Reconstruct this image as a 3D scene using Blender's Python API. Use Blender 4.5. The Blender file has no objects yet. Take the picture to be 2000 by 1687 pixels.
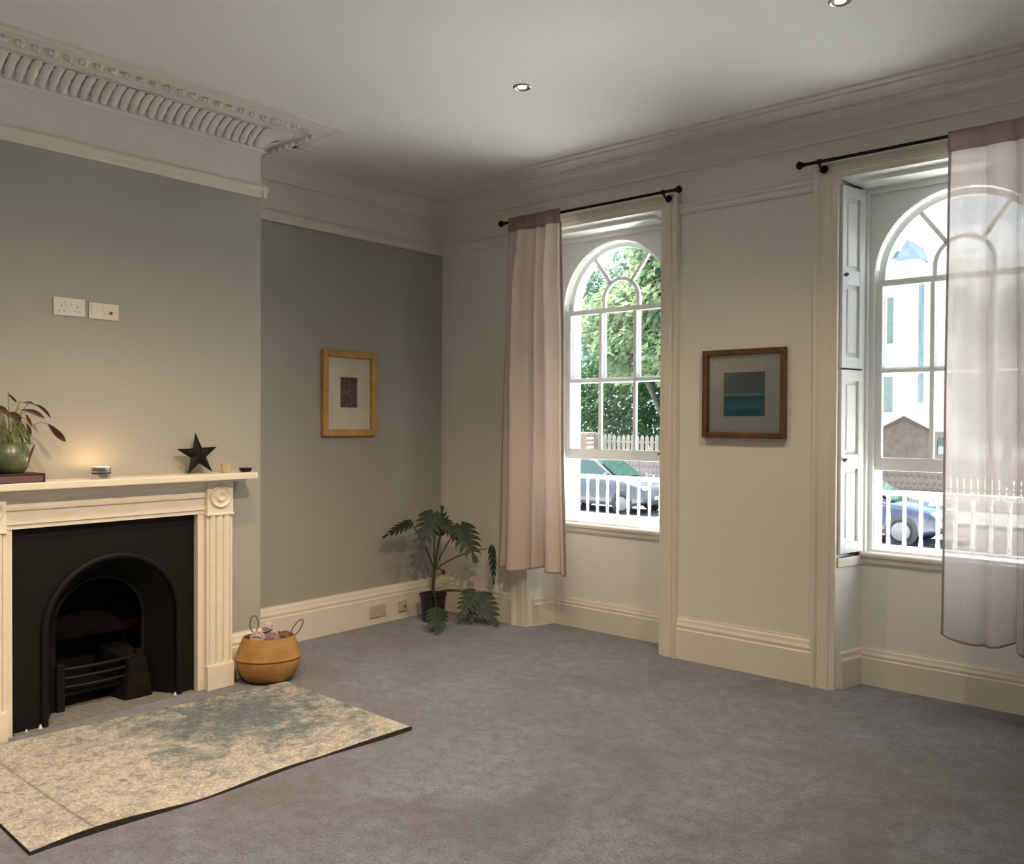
import bpy, math, random
from mathutils import Vector, Matrix
random.seed(7)
PI = math.pi
SC = bpy.context.scene
COL = SC.collection

# ------------------------------------------------------------------ camera
cam_d = bpy.data.cameras.new('camera')
cam = bpy.data.objects.new('camera', cam_d); COL.objects.link(cam)
cam_d.sensor_fit = 'HORIZONTAL'; cam_d.sensor_width = 36.0
cam_d.lens = 1692.97 / 2000 * 36.0
cam_d.clip_start = 0.05; cam_d.clip_end = 400
YAW, PITCH, ROLL = 0.7141, -0.01176, 0.00455
_cy, _sy, _cp, _sp = math.cos(YAW), math.sin(YAW), math.cos(PITCH), math.sin(PITCH)
_f = Vector((-_sy*_cp, _cy*_cp, _sp)); _r = Vector((_cy, _sy, 0)); _u = _r.cross(_f)
_r2 = math.cos(ROLL)*_r + math.sin(ROLL)*_u; _u2 = -math.sin(ROLL)*_r + math.cos(ROLL)*_u
M = Matrix((( _r2.x, _u2.x, -_f.x, 4.8032), (_r2.y, _u2.y, -_f.y, -4.7122), (_r2.z, _u2.z, -_f.z, 1.45), (0, 0, 0, 1)))
cam.matrix_world = M
SC.camera = cam

# ------------------------------------------------------------------ world, sun, exposure
world = bpy.data.worlds.new('sky'); SC.world = world; world.use_nodes = True
_bg = world.node_tree.nodes['Background']
_bg.inputs[0].default_value = (0.66, 0.83, 1.0, 1); _bg.inputs[1].default_value = 0.52
sun_d = bpy.data.lights.new('sun', 'SUN'); sun_d.energy = 9.0; sun_d.angle = 0.12; sun_d.color = (1.0, 0.95, 0.86)
sun = bpy.data.objects.new('sun', sun_d); COL.objects.link(sun)
sun.rotation_euler = Vector((0.50, -0.13, -0.85)).to_track_quat('-Z', 'Y').to_euler()
XC = (1.422, 3.595, 5.768)                      # window centre lines; the third window is added for its daylight
for i, (xc, py_, pz_, pw_, ph_, pr_) in enumerate([(x_, 0.47, 1.72, 1.0, 2.1, -PI/2) for x_ in XC]):   # portals guide the daylight sampling
    pd = bpy.data.lights.new('daylight_portal', 'AREA'); pd.shape = 'RECTANGLE'; pd.size = pw_; pd.size_y = ph_
    pd.cycles.is_portal = True
    po = bpy.data.objects.new('daylight_portal', pd); COL.objects.link(po)
    po.location = (xc, py_, pz_); po.rotation_euler = (pr_, 0, 0)
SC.view_settings.view_transform = 'Standard'; SC.view_settings.look = 'None'
SC.view_settings.gamma = 1.0; SC.view_settings.use_curve_mapping = False
SC.view_settings.exposure = 2.70
SPOT_W = 35.0

# ------------------------------------------------------------------ materials
def mat(name, col, rough=0.6, metal=0.0, noise=None, bump=None, spec=0.5, sheen=0.0, emit=None, coat=0.0):
    """noise=(scale, colour2, low, high[, detail])  bump=(scale, strength)"""
    m = bpy.data.materials.new(name); m.use_nodes = True
    nt = m.node_tree; b = nt.nodes['Principled BSDF']
    b.inputs['Base Color'].default_value = (*col, 1); b.inputs['Roughness'].default_value = rough
    b.inputs['Metallic'].default_value = metal; b.inputs['Specular IOR Level'].default_value = spec
    b.inputs['Sheen Weight'].default_value = sheen; b.inputs['Coat Weight'].default_value = coat
    if emit: b.inputs['Emission Color'].default_value = (*emit[0], 1); b.inputs['Emission Strength'].default_value = emit[1]
    tc = nt.nodes.new('ShaderNodeTexCoord')
    if noise:
        n = nt.nodes.new('ShaderNodeTexNoise'); n.inputs['Scale'].default_value = noise[0]
        n.inputs['Detail'].default_value = noise[4] if len(noise) > 4 else 4
        rmp = nt.nodes.new('ShaderNodeValToRGB')
        rmp.color_ramp.elements[0].position = noise[2]; rmp.color_ramp.elements[1].position = noise[3]
        rmp.color_ramp.elements[0].color = (*col, 1); rmp.color_ramp.elements[1].color = (*noise[1], 1)
        nt.links.new(tc.outputs['Object'], n.inputs['Vector']); nt.links.new(n.outputs[0], rmp.inputs[0])
        nt.links.new(rmp.outputs[0], b.inputs['Base Color'])
    if bump:
        n2 = nt.nodes.new('ShaderNodeTexNoise'); n2.inputs['Scale'].default_value = bump[0]; n2.inputs['Detail'].default_value = 3
        bp = nt.nodes.new('ShaderNodeBump'); bp.inputs['Strength'].default_value = bump[1]; bp.inputs['Distance'].default_value = 0.01
        nt.links.new(tc.outputs['Object'], n2.inputs['Vector']); nt.links.new(n2.outputs[0], bp.inputs['Height'])
        nt.links.new(bp.outputs[0], b.inputs['Normal'])
    return m

CREAM = mat('cream_wall_paint', (0.80, 0.77, 0.705), 0.75, bump=(180, 0.04))
WOOD = mat('cream_gloss_woodwork', (0.80, 0.75, 0.655), 0.38)
PANEL = mat('pale_cream_panel_paint', (0.88, 0.86, 0.81), 0.45)
WHITE = mat('white_gloss_woodwork', (0.84, 0.87, 0.86), 0.35)
SAGE = mat('sage_grey_wall_paint', (0.400, 0.398, 0.362), 0.62, bump=(180, 0.04))
CEIL = mat('ceiling_paint', (0.90, 0.90, 0.89), 0.8)
PLASTER = mat('plaster_cornice', (0.83, 0.80, 0.74), 0.7)
PLASTIC = mat('white_plastic', (0.78, 0.75, 0.69), 0.35)
DARK = mat('dark_slot', (0.02, 0.018, 0.016), 0.6)
IRON = mat('black_cast_iron', (0.0065, 0.007, 0.0065), 0.6, bump=(60, 0.06), spec=0.22)
SOOT = mat('sooty_iron', (0.005, 0.0045, 0.004), 0.8, noise=(9, (0.014, 0.009, 0.006), 0.5, 0.75), spec=0.2)
RODM = mat('black_metal_rod', (0.012, 0.011, 0.010), 0.4, metal=0.6)
CHROME = mat('brushed_chrome', (0.30, 0.29, 0.27), 0.3, metal=1.0)
BRASS = mat('dull_brass', (0.20, 0.17, 0.12), 0.4, metal=1.0)

def carpet_mat():
    m = bpy.data.materials.new('grey_twist_carpet'); m.use_nodes = True; nt = m.node_tree; b = nt.nodes['Principled BSDF']
    b.inputs['Roughness'].default_value = 0.95; b.inputs['Specular IOR Level'].default_value = 0.15
    b.inputs['Sheen Weight'].default_value = 0.5; b.inputs['Sheen Roughness'].default_value = 0.6
    tc = nt.nodes.new('ShaderNodeTexCoord')
    n1 = nt.nodes.new('ShaderNodeTexNoise'); n1.inputs['Scale'].default_value = 90; n1.inputs['Detail'].default_value = 6; n1.inputs['Roughness'].default_value = 0.75
    n2 = nt.nodes.new('ShaderNodeTexNoise'); n2.inputs['Scale'].default_value = 1.7; n2.inputs['Detail'].default_value = 5; n2.inputs['Roughness'].default_value = 0.6; n2.inputs['Distortion'].default_value = 0.8
    r1 = nt.nodes.new('ShaderNodeValToRGB'); e = r1.color_ramp.elements
    e[0].position = 0.37; e[1].position = 0.63; e[0].color = (0.009, 0.013, 0.025, 1); e[1].color = (0.108, 0.130, 0.205, 1)
    r2 = nt.nodes.new('ShaderNodeMapRange'); r2.inputs[1].default_value = 0.35; r2.inputs[2].default_value = 0.68; r2.inputs[3].default_value = 0.50; r2.inputs[4].default_value = 1.55
    mx = nt.nodes.new('ShaderNodeMix'); mx.data_type = 'RGBA'; mx.blend_type = 'MULTIPLY'; mx.inputs[0].default_value = 1
    n3 = nt.nodes.new('ShaderNodeTexNoise'); n3.inputs['Scale'].default_value = 14; n3.inputs['Detail'].default_value = 5; n3.inputs['Roughness'].default_value = 0.7
    for n in (n1, n2, n3): nt.links.new(tc.outputs['Object'], n.inputs['Vector'])
    a3 = nt.nodes.new('ShaderNodeMath'); a3.operation = 'MULTIPLY_ADD'; a3.inputs[1].default_value = 0.6
    s3 = nt.nodes.new('ShaderNodeMath'); s3.operation = 'SUBTRACT'; s3.inputs[1].default_value = 0.30
    nt.links.new(n3.outputs[0], a3.inputs[0]); nt.links.new(n1.outputs[0], a3.inputs[2]); nt.links.new(a3.outputs[0], s3.inputs[0])
    nt.links.new(s3.outputs[0], r1.inputs[0]); nt.links.new(n2.outputs[0], r2.inputs[0])
    nt.links.new(r1.outputs[0], mx.inputs[6]); nt.links.new(r2.outputs[0], mx.inputs[7])
    nt.links.new(mx.outputs[2], b.inputs['Base Color'])
    bp = nt.nodes.new('ShaderNodeBump'); bp.inputs['Strength'].default_value = 0.7; bp.inputs['Distance'].default_value = 0.012
    nt.links.new(n1.outputs[0], bp.inputs['Height']); nt.links.new(bp.outputs[0], b.inputs['Normal'])
    return m
CARPET = carpet_mat()

def glass_mat():
    m = bpy.data.materials.new('window_glass'); m.use_nodes = True; nt = m.node_tree
    out = nt.nodes['Material Output']; nt.nodes.remove(nt.nodes['Principled BSDF'])
    t = nt.nodes.new('ShaderNodeBsdfTransparent'); t.inputs[0].default_value = (0.97, 0.985, 0.98, 1)
    g = nt.nodes.new('ShaderNodeBsdfGlossy'); g.inputs['Roughness'].default_value = 0.02
    fr = nt.nodes.new('ShaderNodeFresnel'); fr.inputs[0].default_value = 1.35
    mx = nt.nodes.new('ShaderNodeMixShader')
    nt.links.new(fr.outputs[0], mx.inputs[0]); nt.links.new(t.outputs[0], mx.inputs[1]); nt.links.new(g.outputs[0], mx.inputs[2])
    nt.links.new(mx.outputs[0], out.inputs[0]); return m
GLASS = glass_mat()

def fabric_mat(name, col, transp, transl):
    m = bpy.data.materials.new(name); m.use_nodes = True; nt = m.node_tree
    out = nt.nodes['Material Output']; nt.nodes.remove(nt.nodes['Principled BSDF'])
    tc = nt.nodes.new('ShaderNodeTexCoord')
    mp = nt.nodes.new('ShaderNodeMapping'); mp.inputs['Scale'].default_value = (1, 1, 0.12)
    n = nt.nodes.new('ShaderNodeTexNoise'); n.inputs['Scale'].default_value = 260; n.inputs['Detail'].default_value = 2
    mp2 = nt.nodes.new('ShaderNodeMapping'); mp2.inputs['Scale'].default_value = (0.12, 0.12, 1)
    n2 = nt.nodes.new('ShaderNodeTexNoise'); n2.inputs['Scale'].default_value = 260; n2.inputs['Detail'].default_value = 2
    add = nt.nodes.new('ShaderNodeMath'); add.operation = 'ADD'
    rg = nt.nodes.new('ShaderNodeMapRange'); rg.inputs[1].default_value = 0.8; rg.inputs[2].default_value = 1.2
    rg.inputs[3].default_value = transp*0.7; rg.inputs[4].default_value = transp*1.3
    d = nt.nodes.new('ShaderNodeBsdfDiffuse'); d.inputs[0].default_value = (*col, 1)
    tl = nt.nodes.new('ShaderNodeBsdfTranslucent'); tl.inputs[0].default_value = (*col, 1)
    tp = nt.nodes.new('ShaderNodeBsdfTransparent')
    m1 = nt.nodes.new('ShaderNodeMixShader'); m1.inputs[0].default_value = transl
    m2 = nt.nodes.new('ShaderNodeMixShader')
    L = nt.links.new
    L(tc.outputs['Object'], mp.inputs[0]); L(mp.outputs[0], n.inputs['Vector']); L(tc.outputs['Object'], mp2.inputs[0]); L(mp2.outputs[0], n2.inputs['Vector'])
    L(n.outputs[0], add.inputs[0]); L(n2.outputs[0], add.inputs[1]); L(add.outputs[0], rg.inputs[0])
    L(d.outputs[0], m1.inputs[1]); L(tl.outputs[0], m1.inputs[2]); L(rg.outputs[0], m2.inputs[0]); L(m1.outputs[0], m2.inputs[1]); L(tp.outputs[0], m2.inputs[2])
    L(m2.outputs[0], out.inputs[0]); return m
LINEN = fabric_mat('sheer_pink_linen', (0.66, 0.59, 0.555), 0.10, 0.36)
GATHERED = fabric_mat('gathered_pink_linen', (0.70, 0.59, 0.53), 0.015, 0.14)
LINEN2 = fabric_mat('doubled_pink_linen', (0.42, 0.33, 0.30), 0.05, 0.3)

# ------------------------------------------------------------------ mesh builder
class MB:
    def __init__(s): s.v = []; s.f = []; s.m = []; s.mi = 0
    def add(s, vs, fs):
        k = len(s.v); s.v += [tuple(p) for p in vs]; s.f += [tuple(i+k for i in f) for f in fs]; s.m += [s.mi]*len(fs)
        return s
    def box(s, x0, x1, y0, y1, z0, z1):
        vs = [(x, y, z) for z in (z0, z1) for y in (y0, y1) for x in (x0, x1)]
        return s.add(vs, [(0, 2, 3, 1), (4, 5, 7, 6), (0, 1, 5, 4), (2, 6, 7, 3), (0, 4, 6, 2), (1, 3, 7, 5)])
    def hexa(s, b, t):
        """b, t: four bottom and four top corners, counter-clockwise"""
        return s.add(list(b)+list(t), [(3, 2, 1, 0), (4, 5, 6, 7), (0, 1, 5, 4), (1, 2, 6, 5), (2, 3, 7, 6), (3, 0, 4, 7)])
    def prism(s, poly, fn, a, b):
        """extrude a 2D polygon between a and b; fn(u, v, w) -> xyz"""
        n = len(poly)
        vs = [fn(u, v, a) for u, v in poly] + [fn(u, v, b) for u, v in poly]
        return s.add(vs, [tuple(range(n))[::-1], tuple(range(n, 2*n))] + [(i, (i+1) % n, n+(i+1) % n, n+i) for i in range(n)])
    def frame(s, outer, inner, fn, a, b, closed=False):
        """band between two matching open polylines, extruded from a to b"""
        n = len(outer)
        vs = [fn(u, v, a) for u, v in outer]+[fn(u, v, a) for u, v in inner]+[fn(u, v, b) for u, v in outer]+[fn(u, v, b) for u, v in inner]
        fs = []
        for i in range(n if closed else n-1):
            j = (i+1) % n
            fs += [(i, j, n+j, n+i), (2*n+i, 3*n+i, 3*n+j, 2*n+j), (i, 2*n+i, 2*n+j, j), (n+i, n+j, 3*n+j, 3*n+i)]
        if not closed: fs += [(0, n, 3*n, 2*n), (n-1, 3*n-1, 4*n-1, 2*n-1)]
        return s.add(vs, fs)
    def lathe(s, prof, n=24, c=(0, 0, 0), axis='z', ell=(1, 1), rot=0.0):
        vs = []; fs = []; k = len(prof)
        for i in range(n):
            a = 2*PI*i/n
            for r, h in prof:
                p, q = r*math.cos(a)*ell[0], r*math.sin(a)*ell[1]
                p, q = p*math.cos(rot)-q*math.sin(rot), p*math.sin(rot)+q*math.cos(rot)
                vs.append({'z': (c[0]+p, c[1]+q, c[2]+h), 'x': (c[0]+h, c[1]+p, c[2]+q), 'y': (c[0]+q, c[1]+h, c[2]+p)}[axis])
        for i in range(n):
            j = (i+1) % n
            for t in range(k-1): fs.append((i*k+t, j*k+t, j*k+t+1, i*k+t+1))
        if prof[0][0] > 1e-5: fs.append(tuple(i*k for i in range(n))[::-1])
        if prof[-1][0] > 1e-5: fs.append(tuple(i*k+k-1 for i in range(n)))
        return s.add(vs, fs)
    def tube(s, pts, rad, n=8, closed=False):
        pts = [Vector(p) for p in pts]; N = len(pts)
        if not hasattr(rad, '__len__'): rad = [rad]*N
        vs = []; fs = []; up = None
        for i, p in enumerate(pts):
            if closed: t = pts[(i+1) % N]-pts[i-1]
            else: t = pts[min(i+1, N-1)]-pts[max(i-1, 0)]
            t.normalize()
            if up is None: up = Vector((0, 0, 1)) if abs(t.z) < 0.9 else Vector((1, 0, 0))
            a = t.cross(up).normalized(); b = a.cross(t).normalized(); up = b
            for j in range(n):
                th = 2*PI*j/n; q = p+rad[i]*(math.cos(th)*a+math.sin(th)*b); vs.append(tuple(q))
        for i in range(N if closed else N-1):
            i2 = (i+1) % N
            for j in range(n): fs.append((i*n+j, i*n+(j+1) % n, i2*n+(j+1) % n, i2*n+j))
        if not closed: fs += [tuple(range(n))[::-1], tuple(range((N-1)*n, N*n))]
        return s.add(vs, fs)
    def grid(s, nu, nv, fn):
        vs = [fn(i/(nu-1), j/(nv-1)) for j in range(nv) for i in range(nu)]
        return s.add(vs, [(j*nu+i, j*nu+i+1, (j+1)*nu+i+1, (j+1)*nu+i) for j in range(nv-1) for i in range(nu-1)])
    def build(s, name, mats, parent=None, smooth=False, bevel=0.0, loc=None):
        me = bpy.data.meshes.new(name); me.from_pydata(s.v, [], s.f)
        for m in (mats if isinstance(mats, (list, tuple)) else [mats]): me.materials.append(m)
        if len(me.materials) > 1:
            for p, i in zip(me.polygons, s.m): p.material_index = i
        import bmesh
        bm = bmesh.new(); bm.from_mesh(me); bmesh.ops.recalc_face_normals(bm, faces=bm.faces); bm.to_mesh(me); bm.free()
        if smooth:
            for p in me.polygons: p.use_smooth = True
        me.update()
        o = bpy.data.objects.new(name, me); COL.objects.link(o)
        if parent: o.parent = parent
        if loc: o.location = loc
        if smooth:
            try: me.set_sharp_from_angle(angle=math.radians(40))
            except Exception: pass
        if bevel:
            md = o.modifiers.new('bevel', 'BEVEL'); md.width = bevel; md.segments = 2; md.limit_method = 'ANGLE'; md.angle_limit = math.radians(40)
        return o

def empty(name, loc=(0, 0, 0), rotz=0.0):
    o = bpy.data.objects.new(name, None); o.empty_display_size = 0.1; COL.objects.link(o)
    o.location = loc; o.rotation_euler = (0, 0, rotz); return o
def tag(o, label=None, cat=None, group=None, kind=None):
    if label: o['label'] = label
    if cat: o['category'] = cat
    if group: o['group'] = group
    if kind: o['kind'] = kind
    return o
def struct(o, label=None): return tag(o, label, kind='structure')
def copy_tree(o, parent=None):
    c = o.copy(); COL.objects.link(c); c.parent = parent
    for ch in list(o.children): copy_tree(ch, c)
    return c
def instance(src, name, parent, loc=None, rot=None, scale=None):
    c = src.copy(); COL.objects.link(c); c.name = name; c.parent = parent
    if loc is not None: c.location = loc
    if rot is not None: c.rotation_euler = rot
    if scale is not None: c.scale = scale
    return c
XZ = lambda u, v, w: (u, w, v)
YZ = lambda u, v, w: (w, u, v)

# ================================================================== ROOM SHELL
ZC = 3.1326            # ceiling
ZP = 2.725             # underside of picture rail
XB = 0.443             # chimney breast face
YB0, YB1 = -3.645, -1.891
XR, YR = 7.2, -6.3     # far walls, behind the camera
FC = -2.772            # fireplace centre line
struct(MB().box(-0.2, XR+0.2, YR-0.2, 0.30, -0.12, 0.0).build('floor', CARPET), 'grey twist pile carpet covering the whole floor')
struct(MB().box(-0.2, XR+0.2, YR-0.2, 0.5, ZC, ZC+0.2).build('ceiling', CEIL), 'plain off-white ceiling with recessed downlights')

def two_tone(name, boxes, label):
    b = MB()
    for (x0, x1, y0, y1, z0, z1) in boxes:
        if z0 < ZP+0.02 < z1:
            b.mi = 0; b.box(x0, x1, y0, y1, z0, ZP+0.02); b.mi = 1; b.box(x0, x1, y0, y1, ZP+0.02, z1)
        else:
            b.mi = 0; b.box(x0, x1, y0, y1, z0, z1)
    return struct(b.build(name, [SAGE, CREAM]), label)
two_tone('wall_left', [(-0.2, 0, YR-0.2, 0.0, 0, ZC)], 'sage grey alcove wall with cream frieze above the picture rail')
fo0, fo1, foz = FC-0.40, FC+0.40, 0.86      # hole in the breast behind the fire insert
two_tone('wall_chimney_breast', [(0, XB, YB0, fo0, 0, ZC), (0, XB, fo1, YB1, 0, ZC), (0, XB, fo0, fo1, foz, ZC), (0, 0.06, fo0, fo1, 0, foz)],
         'sage grey chimney breast with cream frieze above the picture rail')
struct(MB().box(XR, XR+0.2, YR-0.2, 0.5, 0, ZC).build('wall_right', CREAM))
struct(MB().box(-0.2, XR, YR-0.2, YR, 0, ZC).build('wall_back', CREAM), 'cream wall behind the camera')

# window wall: inner leaf with square openings, outer leaf with arched ones
HW, HWB, RD = 0.5375, 0.483, 0.225       # half width in front, at the back of the recess, depth of recess
ZT, ZS = 2.773, 2.752                    # head of recess, front and back
SILL = 0.735
WT = 0.50
def arch_pts(a, zb, zs, n=28, rz=None):
    rz = rz or a
    return [(-a, zb)] + [(-a*math.cos(PI*i/n), zs+rz*math.sin(PI*i/n)) for i in range(n+1)] + [(a, zb)]
def arch_plate(b, xc, x0, x1, z0, z1, a, zb, zs, y0, y1, fn=XZ, n=28):
    """flat plate with an arched hole, made of solid pieces"""
    P = lambda poly: b.prism(poly, fn, y0, y1)
    if zb > z0: P([(x0, z0), (x1, z0), (x1, zb), (x0, zb)])
    P([(x0, zb), (xc-a, zb), (xc-a, z1), (x0, z1)]); P([(xc+a, zb), (x1, zb), (x1, z1), (xc+a, z1)])
    for i in range(n):
        t0, t1 = PI*i/n, PI*(i+1)/n
        u0, v0, u1, v1 = xc-a*math.cos(t0), zs+a*math.sin(t0), xc-a*math.cos(t1), zs+a*math.sin(t1)
        P([(u0, v0), (u1, v1), (u1, z1), (u0, z1)])
b = MB()
edges = [-0.2, XC[0]-HW-0.004, XC[0]+HW+0.004, XC[1]-HW-0.004, XC[1]+HW+0.004, XC[2]-HW-0.004, XC[2]+HW+0.004, XR+0.2]
for k in (0, 2, 4, 6): b.box(edges[k], edges[k+1], 0, RD+0.002, 0, ZC)
for k in (1, 3, 5): b.box(edges[k], edges[k+1], 0, RD+0.002, ZT, ZC)
for k in (0, 2, 4, 6):
    b.box(edges[k]-(0 if k == 0 else -0.03), edges[k+1]+(-0.0 if k == 6 else 0.03), RD+0.002, 0.40, 0, ZC)
for xc in XC:
    b.box(xc-0.52, xc+0.52, RD+0.03, 0.40, 0, 0.70); b.box(xc-0.52, xc+0.52, RD+0.002, 0.40, ZT, ZC)
struct(b.build('wall_window', CREAM), 'cream wall with two tall arched sash windows')
b = MB()
mid = (XC[0]+XC[1])/2; mid2 = (XC[1]+XC[2])/2
for xc, x0, x1 in ((XC[0], -1.2, mid), (XC[1], mid, mid2), (XC[2], mid2, XR+0.6)):
    arch_plate(b, xc, x0, x1, -1.35, 3.9, 0.46, 0.70, 2.262, 0.40, WT)
struct(b.build('wall_facade', mat('white_render', (0.80, 0.80, 0.78), 0.8)), 'white rendered outer face of the window wall')

# baseboards
def skirting(b, p0, p1, nrm, h, t=0.028):
    """moulded skirting along the wall line p0-p1; nrm points into the room"""
    prof = [(0, 0), (t, 0), (t, h*0.70), (t*0.72, h*0.725), (t*0.80, h*0.80), (t*0.55, h*0.86), (t*0.42, h*0.93), (t*0.2, h*0.97), (t*0.2, h), (0, h)]
    n = len(prof)
    vs = [(p0[0]+nrm[0]*u, p0[1]+nrm[1]*u, v) for u, v in prof]+[(p1[0]+nrm[0]*u, p1[1]+nrm[1]*u, v) for u, v in prof]
    b.add(vs, [tuple(range(n)), tuple(range(n, 2*n))[::-1]]+[(i, (i+1) % n, n+(i+1) % n, n+i) for i in range(n)])
HB = 0.257
b = MB(); skirting(b, (0, YB1), (0, 0), (1, 0), HB); struct(b.build('baseboard_left', WOOD), 'cream moulded baseboard in the alcove')
b = MB(); skirting(b, (XB, -2.12), (XB, YB1+0.028), (1, 0), HB); skirting(b, (0.02, YB1), (XB+0.028, YB1), (0, 1), HB)
skirting(b, (XB, YB0-0.028), (XB, -3.43), (1, 0), HB); skirting(b, (0, YB0), (XB+0.028, YB0), (0, -1), HB)
struct(b.build('baseboard_chimney', WOOD), 'short cream baseboard round the chimney breast')
AW = 0.125                                # architrave width
b = MB()
for x0, x1 in ((0.02, XC[0]-HW-AW), (XC[0]+HW+AW-0.012, XC[1]-HW-AW), (XC[1]+HW+AW, XC[2]-HW-AW), (XC[2]+HW+AW, XR)): skirting(b, (x0, 0), (x1, 0), (0, -1), HB)
struct(b.build('baseboard_window', WOOD), 'cream moulded baseboard along the window wall')
b = MB(); skirting(b, (0, YR), (0, YB0), (1, 0), HB); skirting(b, (0, YR), (XR, YR), (0, 1), HB); skirting(b, (XR, YR), (XR, 0), (-1, 0), HB)
struct(b.build('baseboard_back', WOOD))

# picture rails
def rail(b, p0, p1, nrm):
    prof = [(0, ZP), (0.012, ZP), (0.02, ZP+0.012), (0.02, ZP+0.03), (0.032, ZP+0.042), (0.03, ZP+0.056), (0.012, ZP+0.066), (0, ZP+0.066)]
    n = len(prof)
    vs = [(p0[0]+nrm[0]*u, p0[1]+nrm[1]*u, v) for u, v in prof]+[(p1[0]+nrm[0]*u, p1[1]+nrm[1]*u, v) for u, v in prof]
    b.add(vs, [tuple(range(n)), tuple(range(n, 2*n))[::-1]]+[(i, (i+1) % n, n+(i+1) % n, n+i) for i in range(n)])
b = MB(); rail(b, (0, YB1), (0, 0), (1, 0)); struct(b.build('trim_1', WOOD), 'cream picture rail in the alcove')
b = MB(); rail(b, (XB, YB0-0.03), (XB, YB1+0.03), (1, 0)); rail(b, (0, YB1), (XB+0.03, YB1), (0, 1)); rail(b, (0, YB0), (XB+0.03, YB0), (0, -1))
struct(b.build('trim_2', WOOD), 'cream picture rail round the chimney breast')
b = MB()
for x0, x1 in ((0.0, XC[0]-HW-AW), (XC[0]+HW+AW, XC[1]-HW-AW), (XC[1]+HW+AW, XC[2]-HW-AW), (XC[2]+HW+AW, XR)): rail(b, (x0, 0), (x1, 0), (0, -1))
struct(b.build('trim_3', CREAM), 'cream picture rail along the window wall')

# cornices: mitred sweep of one profile; (projection from wall, height)
CPROF = [(0.0, 2.985), (0.012, 2.985), (0.016, 2.998), (0.012, 3.008), (0.020, 3.016), (0.030, 3.030), (0.048, 3.050), (0.075, 3.068), (0.105, 3.079), (0.125, 3.083),
         (0.125, 3.092), (0.150, 3.092), (0.150, 3.102), (0.205, 3.105), (0.255, 3.108), (0.285, 3.112), (0.285, 3.121), (0.335, 3.121), (0.340, 3.1326)]
def sweep(b, path, nrms, prof=CPROF):
    """path: wall corner points; nrms: mitre direction at each point"""
    k = len(prof); vs = []
    for (x, y), (nx, ny) in zip(path, nrms): vs += [(x+nx*u, y+ny*u, z) for u, z in prof]
    b.add(vs, [(i*k+t, i*k+t+1, (i+1)*k+t+1, (i+1)*k+t) for i in range(len(path)-1) for t in range(k-1)])
b = MB()
sweep(b, [(0, YB1), (0, 0), (XR, 0), (XR, YR), (0, YR), (0, YB0)], [(1, 0), (1, -1), (-1, -1), (-1, 1), (1, 1), (1, 0)])
struct(b.build('trim_4', PLASTER, smooth=True), 'plain coved plaster cornice along the alcove and window wall')
b = MB(); sweep(b, [(0, YB1), (XB, YB1), (XB, YB0), (0, YB0)], [(0, 1), (1, 1), (1, -1), (0, -1)])
corn = struct(b.build('trim_5', PLASTER, smooth=True), 'ornate plaster cornice with leaf mouldings on the chimney breast')
# acanthus leaves and pierced flowers along the chimney breast cornice
lb = MB()
NL = 8
outl = [(-0.006, 0), (-0.026, 0.018), (-0.020, 0.030), (-0.033, 0.046), (-0.026, 0.060), (-0.034, 0.078), (-0.024, 0.098), (0, 0.108), (0.024, 0.098), (0.034, 0.078), (0.026, 0.060), (0.033, 0.046), (0.020, 0.030), (0.026, 0.018), (0.006, 0)]
def cove(t):   # position along the cove, from its foot (t=0) to the top (t=1)
    i = t*7; k = int(min(i, 6)); w = i-k; A, B = CPROF[k+3], CPROF[k+4] if k+4 < len(CPROF) else CPROF[-1]
    return A[0]*(1-w)+B[0]*w, A[1]*(1-w)+B[1]*w
cen = [(0.0, t/5*0.104+0.002) for t in range(6)]
vs = []; fs = []
for u, v in outl:
    px, pz = cove(v/0.108*0.99); vs.append((px+0.006, u, pz-0.006))
for u, v in cen:
    px, pz = cove(v/0.108*0.99); vs.append((px+0.013, u, pz-0.011))
no = len(outl)
for i in range(no):
    j = (i+1) % no
    ci = min(5, int(outl[i][1]/0.108*5.99)); cj = min(5, int(outl[j][1]/0.108*5.99))
    fs.append((i, j, no+cj) if ci == cj else (i, j, no+cj, no+ci))
lb.add(vs, fs)
leaf0 = lb.build('cornice_leaf', PLASTER, corn, smooth=True, loc=(XB, YB1-0.04, 0))
fb = MB()
for k in range(5):
    a = 2*PI*k/5; fb.lathe([(0.0, -0.012), (0.011, -0.009), (0.013, 0), (0.008, 0.008), (0, 0.010)], 8, (0.0, 0.014*math.cos(a), 0.012*math.sin(a)), 'x')
fb.lathe([(0.0, -0.014), (0.006, -0.008), (0.007, 0.010), (0, 0.014)], 8, (0.004, 0, 0), 'x')
flower0 = fb.build('cornice_flower', PLASTER, corn, smooth=True, loc=(XB+0.235, YB1-0.03, 3.100))
leaf0.scale.y = 0.66
y = YB1-0.04-0.048; k = 1
while y > YB0+0.03:
    instance(leaf0, 'cornice_leaf', corn, loc=(XB, y, 0)); y -= 0.048
y = YB1-0.03-0.085+0.17; 
y = YB1+0.14
while y > YB0-0.1:
    instance(flower0, 'cornice_flower', corn, loc=(XB+0.235, y, 3.100)); y -= 0.068
for k in range(9):
    instance(leaf0, 'cornice_leaf', corn, loc=(XB-0.02-0.048*k, YB1, 0), rot=(0, 0, PI/2))
    instance(flower0, 'cornice_flower', corn, loc=(XB+0.16-0.068*k, YB1+0.235, 3.100), rot=(0, 0, PI/2))

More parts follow.
